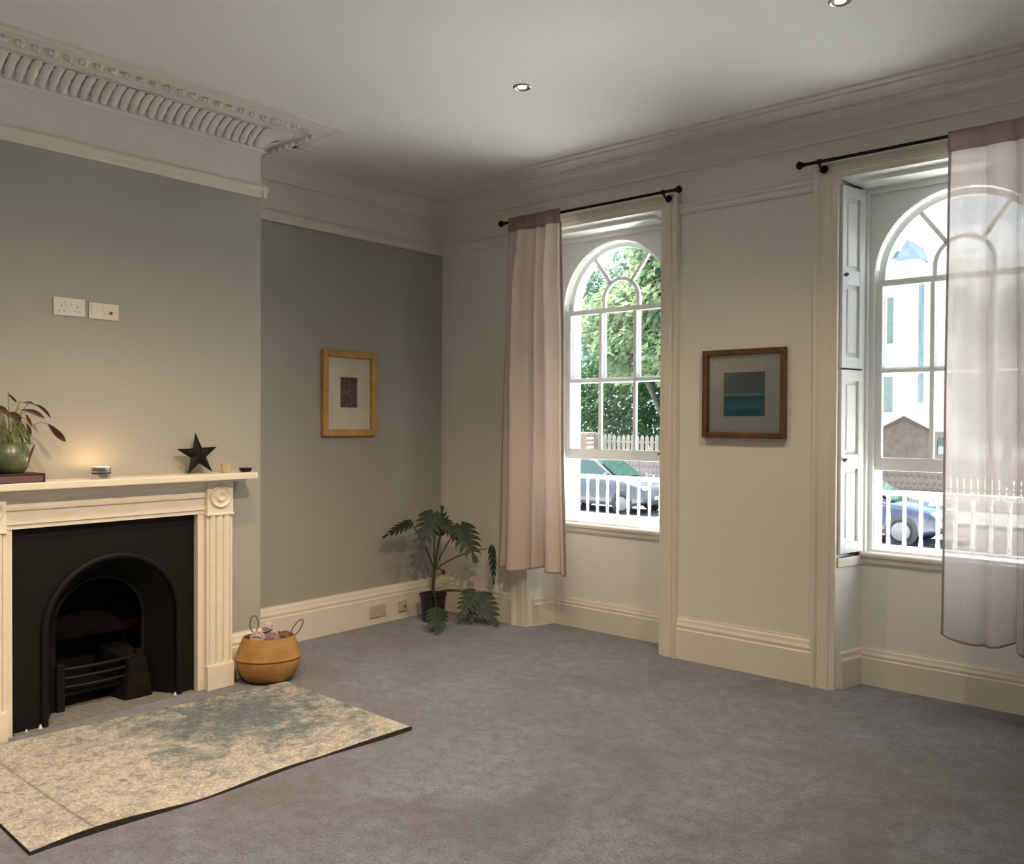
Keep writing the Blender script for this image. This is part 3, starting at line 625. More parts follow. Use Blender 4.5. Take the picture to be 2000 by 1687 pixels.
# ================================================================== PICTURES
def art_mat(name, kind):
    m = bpy.data.materials.new(name); m.use_nodes = True; nt = m.node_tree; b = nt.nodes['Principled BSDF']; b.inputs['Roughness'].default_value = 0.6
    tc = nt.nodes.new('ShaderNodeTexCoord'); sp = nt.nodes.new('ShaderNodeSeparateXYZ'); n = nt.nodes.new('ShaderNodeTexNoise')
    nt.links.new(tc.outputs['Generated'], sp.inputs[0]); nt.links.new(tc.outputs['Generated'], n.inputs['Vector'])
    if kind == 'plum':
        n.inputs['Scale'].default_value = 5; n.inputs['Detail'].default_value = 5
        r = nt.nodes.new('ShaderNodeValToRGB'); e = r.color_ramp.elements; e[0].position = 0.38; e[1].position = 0.66
        e[0].color = (0.085, 0.020, 0.028, 1); e[1].color = (0.27, 0.12, 0.14, 1); nt.links.new(n.outputs[0], r.inputs[0]); nt.links.new(r.outputs[0], b.inputs['Base Color'])
    else:
        n.inputs['Scale'].default_value = 6; n.inputs['Detail'].default_value = 4
        ad = nt.nodes.new('ShaderNodeMath'); ad.operation = 'MULTIPLY_ADD'; ad.inputs[1].default_value = 0.035; nt.links.new(n.outputs[0], ad.inputs[0]); nt.links.new(sp.outputs['Z'], ad.inputs[2])
        r = nt.nodes.new('ShaderNodeValToRGB'); r.color_ramp.elements[0].color = (0.045, 0.21, 0.30, 1); r.color_ramp.elements[1].color = (0.25, 0.31, 0.35, 1); r.color_ramp.elements[1].position = 1.0
        for p, c_ in ((0.12, (0.045, 0.23, 0.34)), (0.26, (0.09, 0.33, 0.43)), (0.42, (0.04, 0.22, 0.31)), (0.475, (0.045, 0.23, 0.30)), (0.490, (0.42, 0.50, 0.52)), (0.525, (0.38, 0.46, 0.49)), (0.54, (0.25, 0.31, 0.35))):
            e = r.color_ramp.elements.new(p); e.color = (*c_, 1)
        nt.links.new(ad.outputs[0], r.inputs[0]); nt.links.new(r.outputs[0], b.inputs['Base Color'])
    return m
def picture(name, loc, rotz, w, h, fw, iw, ih, iz, fm, mm, am, label, gl):
    T = empty(name, loc, rotz); tag(T, label, 'picture')
    # local: x across, y = -into room
    for (x0, x1, z0, z1) in ((-w/2, -w/2+fw, -h/2, h/2), (w/2-fw, w/2, -h/2, h/2), (-w/2+fw, w/2-fw, h/2-fw, h/2), (-w/2+fw, w/2-fw, -h/2, -h/2+fw)):
        MB().box(x0, x1, -0.038, -0.003, z0, z1).build('frame_moulding', fm, T, bevel=0.005)
    MB().box(-w/2+fw*0.8, w/2-fw*0.8, -0.012, -0.004, -h/2+fw*0.8, h/2-fw*0.8).build('mount', mm, T)
    MB().box(-iw/2, iw/2, -0.0135, -0.012, iz-ih/2, iz+ih/2).build('print', am, T)
    MB().box(-w/2+fw, w/2-fw, -0.018, -0.0165, -h/2+fw, h/2-fw).build('glazing', gl, T)
PGL = glass_mat(); PGL.name = 'picture_glass'
PINE = mat('pale_gilt_pine', (0.60, 0.38, 0.13), 0.4, noise=(12, (0.46, 0.26, 0.07), 0.35, 0.7)); OAK = mat('dark_oak_frame', (0.16, 0.075, 0.028), 0.45, noise=(14, (0.10, 0.045, 0.018), 0.35, 0.7))
picture('framed_picture', (0.0, -0.912, 1.640), PI/2, 0.462, 0.585, 0.044, 0.145, 0.208, 0.008, PINE, mat('ivory_mount', (0.86, 0.78, 0.68), 0.8), art_mat('plum_print', 'plum'), 'pale pine framed picture with a small plum print on the alcove wall', PGL)
picture('framed_picture', (2.516, 0.0, 1.620), 0, 0.520, 0.520, 0.034, 0.256, 0.256, -0.003, OAK, mat('warm_grey_mount', (0.90, 0.85, 0.79), 0.8), art_mat('sea_print', 'sea'), 'dark wood framed seascape print in blue and grey between the windows', PGL)

# ================================================================== CURTAINS
def rodset(xc, label):
    T = empty('curtain_rod', (xc, -0.115, 2.850)); tag(T, label, 'curtain rod')
    MB().lathe([(0.0095, -0.685), (0.0095, 0.685)], 12, (0, 0, 0), 'x').build('rod', RODM, T, smooth=True)
    for s in (-1, 1):
        MB().lathe([(0.010, 0), (0.013, 0.003), (0.010, 0.010), (0.016, 0.016), (0.022, 0.028), (0.022, 0.036), (0.014, 0.046), (0, 0.048)], 14, (s*0.683, 0, 0), 'x').build('finial', RODM, T, smooth=True) if s > 0 else \
            MB().lathe([(0.010, 0), (0.013, -0.003), (0.010, -0.010), (0.016, -0.016), (0.022, -0.028), (0.022, -0.036), (0.014, -0.046), (0, -0.048)], 14, (s*0.683, 0, 0), 'x').build('finial', RODM, T, smooth=True)
        b = MB(); b.tube([(s*0.605, 0.0, -0.012), (s*0.605, 0.02, -0.024), (s*0.605, 0.066, -0.026)], 0.006, 8); b.lathe([(0.022, 0.0), (0.022, 0.006), (0, 0.006)], 14, (s*0.605, 0.063, -0.026), 'y'); b.build('bracket', RODM, T, smooth=True)
        MB().lathe([(0.0096, -0.008), (0.015, -0.008), (0.015, 0.008), (0.0096, 0.008)], 14, (s*0.605, 0, 0), 'x').build('rod_cup', RODM, T, smooth=True)
    return T
rodset(XC[0], 'black curtain rod with ball finials above the window beside the alcove')
rodset(XC[1], 'black curtain rod above the window nearest the right edge')
def curtain(name, top, bot, zt, zb, folds, label, seed, hemdrop, cloth=LINEN):
    """top/bot: (x0, x1); folds: list of (position s, width, depth)"""
    rnd = random.Random(seed)
    T = empty(name, ((top[0]+top[1])/2, -0.115, zb)); tag(T, label, 'curtain')
    ox = T.location.x
    def P(s, t):     # s across 0..1, t down 0..1
        z = zt+(zb-zt)*t
        x = (top[0]+(top[1]-top[0])*s)*(1-t)+(bot[0]+(bot[1]-bot[0])*s)*t
        amp = 0.25+0.75*min(1, t*6)
        yy = 0; dx = 0
        for (c_, w_, d_, drift) in folds:
            u = (s-c_-drift*t)/w_
            g = math.exp(-u*u); yy += -d_*g*amp; dx += 0.35*d_*u*g*amp
        yy += 0.004*math.sin(s*40+3*t)*amp+0.006*math.sin(9*t+s*5)
        if t < 0.04: yy = yy*0.6 - 0.016
        return (x-ox+dx, yy-0.006, z-zb + (hemdrop(s) if t > 0.5 else 0)*((t-0.5)*2)**2)
    nx, nz = 120, 70
    b = MB(); b.grid(nx, nz, P); b.build('cloth', cloth, T, smooth=True)
    b = MB(); b.grid(nx, 8, lambda s, t: (lambda p: (p[0], p[1]-0.003, p[2]))(P(s, t*0.040))); b.build('header_band', LINEN2, T, smooth=True)
    b = MB(); b.grid(nx, 4, lambda s, t: (lambda p: (p[0], p[1]-0.003, p[2]))(P(s, 0.9955+t*0.0045))); b.build('bottom_hem', LINEN2, T, smooth=True)
    for s0, s1 in ((0.0, 0.022), (0.978, 1.0)):
        b = MB(); b.grid(4, nz, lambda s, t: (lambda p: (p[0], p[1]-0.002, p[2]))(P(s0+(s1-s0)*s, t))); b.build('side_hem', LINEN2, T, smooth=True)
    return T
curtain('curtain', (0.800, 1.255), (0.730, 1.315), 2.872, 0.435,
        [(0.04, 0.035, 0.035, 0), (0.11, 0.025, -0.03, 0), (0.25, 0.085, 0.085, -0.01), (0.47, 0.055, -0.085, -0.03), (0.56, 0.03, 0.035, -0.04), (0.65, 0.05, -0.075, -0.03), (0.82, 0.075, 0.085, 0.0), (0.905, 0.025, -0.03, 0), (0.965, 0.035, 0.03, 0.0)],
        'gathered sheer pink linen curtain at the window beside the alcove', 3, lambda s: -0.02*math.sin(s*7), GATHERED)
curtain('curtain', (3.632, 4.255), (3.622, 4.30), 2.866, 0.420,
        [(0.10, 0.09, 0.03, 0), (0.255, 0.03, -0.03, 0.02), (0.36, 0.06, 0.045, 0.0), (0.455, 0.022, -0.045, 0.01), (0.515, 0.02, 0.04, 0.0), (0.555, 0.018, -0.03, 0.0), (0.62, 0.045, 0.11, 0.0), (0.74, 0.05, 0.06, 0), (0.88, 0.06, 0.05, 0)],
        'sheer pink linen curtain at the window nearest the right edge', 5, lambda s: (-0.035*math.sin(min(1, s/0.45)*PI) if s < 0.45 else -0.05*min(1, (s-0.45)/0.08)))

# ================================================================== RUG
def rug_mat():
    m = bpy.data.materials.new('distressed_rug'); m.use_nodes = True; nt = m.node_tree; b = nt.nodes['Principled BSDF']
    b.inputs['Roughness'].default_value = 0.95; b.inputs['Specular IOR Level'].default_value = 0.1
    L = nt.links.new; tc = nt.nodes.new('ShaderNodeTexCoord')
    def noise(scale, det, dist=0.0, rough=0.6):
        n = nt.nodes.new('ShaderNodeTexNoise'); n.inputs['Scale'].default_value = scale; n.inputs['Detail'].default_value = det; n.inputs['Distortion'].default_value = dist; n.inputs['Roughness'].default_value = rough
        L(tc.outputs['Object'], n.inputs['Vector']); return n.outputs[0]
    def ramp(src, p0, p1, c0, c1):
        r = nt.nodes.new('ShaderNodeValToRGB'); e = r.color_ramp.elements; e[0].position = p0; e[1].position = p1; e[0].color = (*c0, 1); e[1].color = (*c1, 1); L(src, r.inputs[0]); return r.outputs[0]
    def mix(f, a, c_):
        n = nt.nodes.new('ShaderNodeMix'); n.data_type = 'RGBA'; L(f, n.inputs[0]); L(a, n.inputs[6]); L(c_, n.inputs[7]); return n.outputs[2]
    def math_(op, a, c_=None, v=None):
        n = nt.nodes.new('ShaderNodeMath'); n.operation = op; n.use_clamp = True
        L(a, n.inputs[0])
        if c_ is not None: L(c_, n.inputs[1])
        if v is not None: n.inputs[1].default_value = v
        return n.outputs[0]
    base = ramp(noise(75, 6, 0, 0.9), 0.36, 0.62, (0.22, 0.212, 0.20), (0.74, 0.70, 0.635))
    blue = ramp(noise(55, 4, 0, 0.8), 0.3, 0.7, (0.085, 0.108, 0.125), (0.24, 0.28, 0.30))
    # blue-grey shows more towards the window end of the field
    sp = nt.nodes.new('ShaderNodeSeparateXYZ'); L(tc.outputs['Object'], sp.inputs[0])
    vd = nt.nodes.new('ShaderNodeVectorMath'); vd.operation = 'DISTANCE'; L(tc.outputs['Object'], vd.inputs[0]); vd.inputs[1].default_value = (-0.16, 0.38, 0.0)
    mr = nt.nodes.new('ShaderNodeMapRange'); L(vd.outputs['Value'], mr.inputs[0]); mr.inputs[1].default_value = 0.10; mr.inputs[2].default_value = 0.80; mr.inputs[3].default_value = 0.22; mr.inputs[4].default_value = 0.02
    nb = noise(7.0, 9, 0.25, 0.82)
    m1 = math_('ADD', nb, mr.outputs[0]); f1 = ramp(m1, 0.54, 0.70, (0, 0, 0), (1, 1, 1))
    c1 = mix(f1, base, blue)
    dark = ramp(noise(20, 9, 0.2, 0.88), 0.50, 0.66, (0, 0, 0), (0.75, 0.75, 0.75))
    dk = nt.nodes.new('ShaderNodeRGB'); dk.outputs[0].default_value = (0.09, 0.088, 0.088, 1)
    gm = ramp(noise(9, 8, 0.3, 0.8), 0.48, 0.62, (0, 0, 0), (0.42, 0.42, 0.42)); c1 = mix(gm, c1, blue)
    c2 = mix(dark, c1, dk.outputs[0])
    # woven border line
    wy = nt.nodes.new('ShaderNodeMath'); wy.operation = 'MULTIPLY'; wy.inputs[1].default_value = -1.0; L(sp.outputs['Y'], wy.inputs[0])
    d1 = nt.nodes.new('ShaderNodeMath'); d1.operation = 'SUBTRACT'; L(wy.outputs[0], d1.inputs[0]); d1.inputs[1].default_value = 0.62
    d2 = nt.nodes.new('ShaderNodeMath'); d2.operation = 'ABSOLUTE'; L(d1.outputs[0], d2.inputs[0])
    lt = nt.nodes.new('ShaderNodeMath'); lt.operation = 'LESS_THAN'; L(d2.outputs[0], lt.inputs[0]); lt.inputs[1].default_value = 0.006
    lm = math_('MULTIPLY', lt.outputs[0], v=0.45)
    c3 = mix(lm, c2, dk.outputs[0])
    L(c3, b.inputs['Base Color'])
    bp = nt.nodes.new('ShaderNodeBump'); bp.inputs['Strength'].default_value = 0.5; bp.inputs['Distance'].default_value = 0.006; L(noise(160, 3), bp.inputs['Height']); L(bp.outputs[0], b.inputs['Normal'])
    return m
RG = empty('hearth_rug', (1.20, -2.76, 0)); tag(RG, 'small faded beige and blue rug lying in front of the fireplace', 'rug')
cA, cB, cC, cD = Vector((0.735, -1.915)), Vector((1.785, -1.952)), Vector((1.725, -3.592)), Vector((0.552, -3.552))
def rugp(s, t):      # s: back to front, t: window end to far end
    p = (cA*(1-s)+cB*s)*(1-t)+(cD*(1-s)+cC*s)*t
    wob = 0.012*math.sin(t*11+1.0)*s**3
    z = 0.010 + 0.004*math.sin(t*13+s*2)*s*s+0.012*max(0, math.sin(t*9.2+0.4))*s**6
    return p.x-1.20+wob, p.y+2.76, z
b = MB(); nu, nv = 40, 60
b.grid(nu, nv, rugp); b.build('pile', rug_mat(), RG, smooth=True)
rim = [rugp(0, j/59) for j in range(60)]+[rugp(i/39, 1) for i in range(1, 40)]+[rugp(1, 1-j/59) for j in range(1, 60)]+[rugp(1-i/39, 0) for i in range(1, 39)]
vs = [(x, y, z+0.0005) for x, y, z in rim]+[(x*1.003, y*1.003, 0.0) for x, y, z in rim]; k = len(rim)
MB().add(vs, [(i, (i+1) % k, k+(i+1) % k, k+i) for i in range(k)]).build('edge_binding', mat('dark_rug_backing', (0.03, 0.027, 0.025), 0.9), RG)

# ================================================================== BASKET
BS = empty('belly_basket', (0.628, -1.957, 0)); tag(BS, 'tan seagrass belly basket with fold line beside the mantel leg', 'basket')
def weave():
    m = mat('seagrass_weave', (0.42, 0.235, 0.075), 0.7, noise=(7, (0.31, 0.155, 0.038), 0.4, 0.65)); nt = m.node_tree; b = nt.nodes['Principled BSDF']
    tc = nt.nodes.new('ShaderNodeTexCoord'); w = nt.nodes.new('ShaderNodeTexWave'); w.wave_type = 'BANDS'; w.bands_direction = 'Z'; w.inputs['Scale'].default_value = 38; w.inputs['Distortion'].default_value = 1.5; w.inputs['Detail Scale'].default_value = 8
    bp = nt.nodes.new('ShaderNodeBump'); bp.inputs['Strength'].default_value = 0.22; bp.inputs['Distance'].default_value = 0.003
    nt.links.new(tc.outputs['Object'], w.inputs['Vector']); nt.links.new(w.outputs[1], bp.inputs['Height']); nt.links.new(bp.outputs[0], b.inputs['Normal']); return m
WV = weave(); BR = math.atan2(0.835, 0.551)
MB().lathe([(0.055, 0.0), (0.095, 0.003), (0.125, 0.015), (0.150, 0.045), (0.166, 0.085), (0.172, 0.118), (0.170, 0.128), (0.163, 0.132)], 40, ell=(1.0, 0.76), rot=BR).build('lower_body', WV, BS, smooth=True)
MB().lathe([(0.163, 0.130), (0.176, 0.132), (0.178, 0.138), (0.172, 0.146), (0.164, 0.185), (0.150, 0.225), (0.138, 0.252), (0.132, 0.252), (0.142, 0.220), (0.155, 0.180), (0.160, 0.14)], 40, ell=(1.0, 0.76), rot=BR).build('folded_top', WV, BS, smooth=True)
ROPE = mat('twisted_handle', (0.13, 0.085, 0.055), 0.7)
for along, zc_, lean in ((-0.078, 0.322, 0.0), (0.128, 0.288, 0.55)):
    pts = []
    for i in range(15):
        a = PI*(-0.42+1.84*i/14); q = 0.022*math.cos(a); zz = 0.046*math.sin(a)
        w_ = along+q+lean*(zz+0.046)
        pts.append((0.551*w_, 0.835*w_, zc_+zz))
    MB().tube(pts, 0.0032, 6).build('handle', ROPE, BS, smooth=True)
YARN = [((0.46, 0.36, 0.40), 'pinkish grey wool ball heaped in the seagrass basket'), ((0.30, 0.20, 0.26), 'plum wool ball heaped in the seagrass basket'), ((0.62, 0.54, 0.54), 'pale pink wool ball on top in the seagrass basket'), ((0.22, 0.12, 0.11), 'dark brown wool ball at the window side of the basket'), ((0.50, 0.42, 0.48), 'lilac wool ball at the back of the basket')]
for k, ((cc_), lab) in enumerate(YARN):
    dx, dy, dz, rr = [(-0.030, -0.052, 0.240, 0.042), (0.036, 0.004, 0.236, 0.038), (-0.022, 0.006, 0.300, 0.028), (0.040, 0.080, 0.236, 0.036), (-0.028, 0.036, 0.240, 0.038)][k]
    b = MB()
    for q in range(9):
        ax = Vector((random.gauss(0, 1), random.gauss(0, 1), random.gauss(0, 1))).normalized(); e1 = ax.orthogonal().normalized(); e2 = ax.cross(e1)
        b.tube([tuple((e1*math.cos(2*PI*i/18)+e2*math.sin(2*PI*i/18))*rr*0.95+ax*0.004*math.sin(i)) for i in range(18)], rr*0.12, 5, closed=True)
    b.lathe([(0, -rr*0.9), (rr*0.65, -rr*0.62), (rr*0.9, 0), (rr*0.65, rr*0.62), (0, rr*0.9)], 14)
    tag(b.build('wool_ball', mat('wool_%d' % k, cc_, 0.95), smooth=True, loc=(0.628+dx, -1.957+dy, dz)), lab, 'yarn', 'wool in the basket')

# ================================================================== MONSTERA
MO = empty('monstera_plant', (0.248, -0.325, 0)); tag(MO, 'monstera with split leaves in a dark blue pot in the corner', 'plant')
MB().lathe([(0.072, 0), (0.078, 0.004), (0.095, 0.180), (0.100, 0.182), (0.102, 0.198), (0.094, 0.198), (0.090, 0.17), (0, 0.17)], 28).build('pot', mat('dark_blue_glaze', (0.018, 0.021, 0.035), 0.35, noise=(8, (0.035, 0.04, 0.075), 0.45, 0.7)), MO, smooth=True)
MB().lathe([(0.0895, 0.168), (0.0895, 0.178), (0, 0.184)], 20).build('soil', mat('dark_soil', (0.03, 0.02, 0.014), 0.95), MO)
MLEAF = mat('monstera_green', (0.009, 0.031, 0.010), 0.55, noise=(14, (0.020, 0.058, 0.018), 0.4, 0.7)); MLIGHT = mat('young_monstera_green', (0.04, 0.085, 0.018), 0.45, noise=(14, (0.025, 0.06, 0.018), 0.4, 0.7)); MSTEM = mat('monstera_stem', (0.05, 0.065, 0.025), 0.5, noise=(10, (0.08, 0.035, 0.025), 0.45, 0.7))
def monstera_leaf(base, tip, width, facing, material, curl=0.25):
    base, tip, facing = Vector(base), Vector(tip), Vector(facing)
    yv = tip-base; Ln = yv.length; yv.normalize(); xv = yv.cross(facing).normalized(); zv = xv.cross(yv).normalized()
    b = MB(); K = 6
    def pt(x, y):     # leaf plane with droop towards the sides
        q = base+yv*(y*Ln)+xv*(x*width)+zv*(-curl*width*abs(x)**1.6-0.10*Ln*(y-0.35)**2)
        return q
    def halfw(y):     # heart outline
        return (max(0.0, 1-((y-0.28)/0.74)**2) if y > 0.28 else max(0, 1-((0.28-y)/0.50)**2))**0.62
    ys = [-0.14, 0.06, 0.22, 0.38, 0.55, 0.72, 1.0]
    for s in (-1, 1):
        for k in range(K):
            ya, yb = ys[k], ys[k+1]; g = (yb-ya)*0.13
            drop = 0.20+0.02*k
            rows = []
            for i in range(5):
                t = i/4; cut = 0 if t < 0.34 else (t-0.34)/0.66
                lo, hi = ya+g*cut*(1 if k else 0)+drop*t*t, yb-g*cut+drop*t*t*(0.75 if k < K-1 else 0.0)
                wlo, whi = 0.5*halfw(min(0.99, lo)), 0.5*halfw(min(0.985, hi))
                w_ = t*max(min(wlo, whi)*(1.0 if t < 1 else 0.97), 0.03)
                if t == 0: lo, hi = max(ya, 0.0), max(yb, 0.0)
                rows.append((pt(s*w_*(1 if t < 1 else 0.94), lo+(0.02 if t == 1 else 0)), pt(s*w_, hi-(0.02 if t == 1 else 0))))
            vs = [p for r_ in rows for p in r_]; n_ = len(vs)
            vs2 = [p-zv*0.0012 for p in vs]
            fs = [(2*i, 2*i+1, 2*i+3, 2*i+2) for i in range(4)]+[(n_+2*i, n_+2*i+2, n_+2*i+3, n_+2*i+1) for i in range(4)]
            b.add([tuple(p) for p in vs+vs2], fs)
    b.tube([tuple(pt(0, y)+zv*0.001) for y in (0, 0.3, 0.6, 0.95)], [0.003, 0.0025, 0.002, 0.001], 5)
    o = b.build('leaf', material, MO, smooth=True)
    o.location = -MO.location
    return o
ML = [((0.256, -0.565, 0.740), (0.166, -0.737, 0.644), 0.13, (0.5, -0.2, 1.0), MLEAF), ((0.324, -0.400, 0.790), (0.370, -0.562, 0.560), 0.23, (0.7, -0.6, 0.45), MLEAF),
      ((0.298, -0.300, 0.640), (0.337, -0.321, 0.840), 0.15, (0.75, -0.6, 0.2), MLIGHT), ((0.318, -0.282, 0.720), (0.430, -0.255, 0.600), 0.14, (0.6, -0.5, 0.6), MLEAF),
      ((0.447, -0.240, 0.700), (0.639, -0.280, 0.464), 0.24, (0.75, -0.55, 0.5), MLEAF), ((0.653, -0.128, 0.545), (0.700, -0.155, 0.293), 0.11, (0.9, 0.1, 0.3), MLEAF),
      ((0.500, -0.530, 0.150), (0.600, -0.625, 0.020), 0.19, (0.7, -0.5, 0.6), MLEAF), ((0.562, -0.212, 0.228), (0.545, -0.363, 0.080), 0.20, (0.7, -0.7, 0.6), MLEAF),
      ((0.585, -0.195, 0.205), (0.745, -0.170, 0.020), 0.22, (0.65, -0.6, 0.6), MLEAF), ((0.514, -0.188, 0.200), (0.585, -0.271, 0.035), 0.15, (0.6, -0.7, 0.5), MLEAF)]
for a, t_, w_, fc_, mm in ML: monstera_leaf(a, t_, w_, fc_, mm)
o0 = MO.location
def loc_(p): return tuple(Vector(p)-o0)
crown = (0.262, -0.325, 0.375)
MB().tube([loc_((0.247, -0.324, 0.17)), loc_((0.252, -0.328, 0.27)), loc_(crown)], [0.012, 0.011, 0.010], 8).build('trunk', MSTEM, MO, smooth=True)
for k, (a, t_, w_, fc_, mm) in enumerate(ML):
    st0 = crown if a[2] > 0.4 else (0.25, -0.325, 0.20)
    A0, A1 = Vector(st0), Vector(a); mid_ = (A0+A1)/2+Vector((0, 0, 0.07 if a[2] > 0.4 else 0.05))
    if k in (6,): mid_ = Vector((0.36, -0.43, 0.27))
    MB().tube([loc_(A0+((1-t)**2*0+0)*A0) if False else loc_(((1-t)**2)*A0+2*t*(1-t)*mid_+t*t*A1) for t in [i/8 for i in range(9)]], [0.0055-0.0025*i/8 for i in range(9)], 6).build('stem', MSTEM, MO, smooth=True)
MB().lathe([(0, -0.02), (0.012, -0.012), (0.016, 0.004), (0.008, 0.02), (0, 0.026)], 10, loc_((0.345, -0.318, 0.362))).build('bud', mat('dark_red_bud', (0.06, 0.015, 0.012), 0.5), MO, smooth=True)
MB().tube([loc_(crown), loc_((0.31, -0.318, 0.385)), loc_((0.345, -0.318, 0.37))], 0.004, 6).build('bud_stem', MSTEM, MO, smooth=True)

# ================================================================== DOWNLIGHTS
LAMP = mat('warm_lamp_face', (1, 0.9, 0.75), 0.5, emit=((1.0, 0.80, 0.55), 14))
def downlight(x, y, label, group=None, watt=SPOT_W, tilt=0.0):
    T = empty('recessed_downlight', (x, y, ZC)); tag(T, label, 'downlight', group)
    MB().lathe([(0.034, 0.0), (0.044, 0.0), (0.045, -0.003), (0.040, -0.006), (0.033, -0.0045), (0.030, -0.001)], 28).build('bezel', CHROME, T, smooth=True)
    MB().lathe([(0.0, -0.0035), (0.020, -0.003), (0.022, -0.0005), (0, -0.0005)], 24).build('lamp_face', LAMP, T, smooth=True)
    ld = bpy.data.lights.new('downlight_beam', 'SPOT'); ld.energy = watt; ld.color = (1.0, 0.76, 0.50); ld.spot_size = math.radians(108); ld.spot_blend = 0.8; ld.shadow_soft_size = 0.03
    lo = bpy.data.objects.new('downlight_beam', ld); COL.objects.link(lo); lo.location = (x, y, ZC-0.02); lo.rotation_euler = (0, math.radians(tilt), 0)
downlight(1.969, -1.375, 'round recessed ceiling downlight shining near the middle of the ceiling', watt=SPOT_W*0.26)
downlight(3.510, -1.235, 'recessed ceiling downlight at the very top edge near the right-hand window', watt=SPOT_W*0.30, tilt=28)
for (x, y, w_, tl_) in ((1.93, -2.85, 0.52, 0), (3.5, -2.85, 1.05, 28), (1.93, -4.4, 0.5, 0), (3.5, -4.4, 0.6, 28)):
    downlight(x, y, 'recessed ceiling downlight beyond the top edge of the picture', 'downlights out of view', SPOT_W*w_, tl_)

# ================================================================== OUTSIDE
GZ = -1.35
struct(MB().box(-60, 60, -40, 90, GZ-0.3, GZ).build('ground', mat('pale_bounce_ground', (0.74, 0.74, 0.72), 0.9, noise=(1.5, (0.66, 0.67, 0.65), 0.4, 0.65))), 'front garden ground, kept pale to bounce daylight into the room')  # unseen front garden, made pale so daylight bounces up to the ceiling
struct(MB().box(-60, 60, 14.0, 20.8, GZ, GZ+0.01).build('road', mat('grey_asphalt', (0.07, 0.07, 0.074), 0.9, noise=(3, (0.10, 0.10, 0.10), 0.4, 0.65))), 'grey asphalt street')
struct(MB().box(-60, 60, 20.8, 24.4, GZ, GZ+0.12).build('pavement', mat('pale_pavement', (0.22, 0.215, 0.20), 0.9)), 'pale pavement across the street')
# white railings on the sills
RW = mat('white_railing_paint', (0.85, 0.86, 0.86), 0.4)
def railing(xc, label):
    T = empty('sill_railing', (xc, 0.58, 0.712)); tag(T, label, 'railing')
    MB().box(-0.56, 0.56, -0.022, 0.022, 0.318, 0.346).build('top_rail', RW, T, bevel=0.004)
    MB().box(-0.56, 0.56, -0.02, 0.02, 0.0, 0.026).build('bottom_rail', RW, T, bevel=0.004)
    x = -0.54
    while x < 0.55:
        MB().lathe([(0.012, 0.026), (0.012, 0.05), (0.009, 0.075), (0.012, 0.17), (0.009, 0.27), (0.012, 0.295), (0.012, 0.318)], 8, (x, 0, 0)).build('baluster', RW, T, smooth=True); x += 0.09
    for s in (-1, 1): MB().box(s*0.55-0.015, s*0.55+0.015, -0.08, 0.02, 0.318, 0.34).build('wall_fixing', RW, T)
railing(XC[0], 'white balustrade outside the window beside the alcove')
railing(XC[1], 'white balustrade outside the window nearest the right edge')

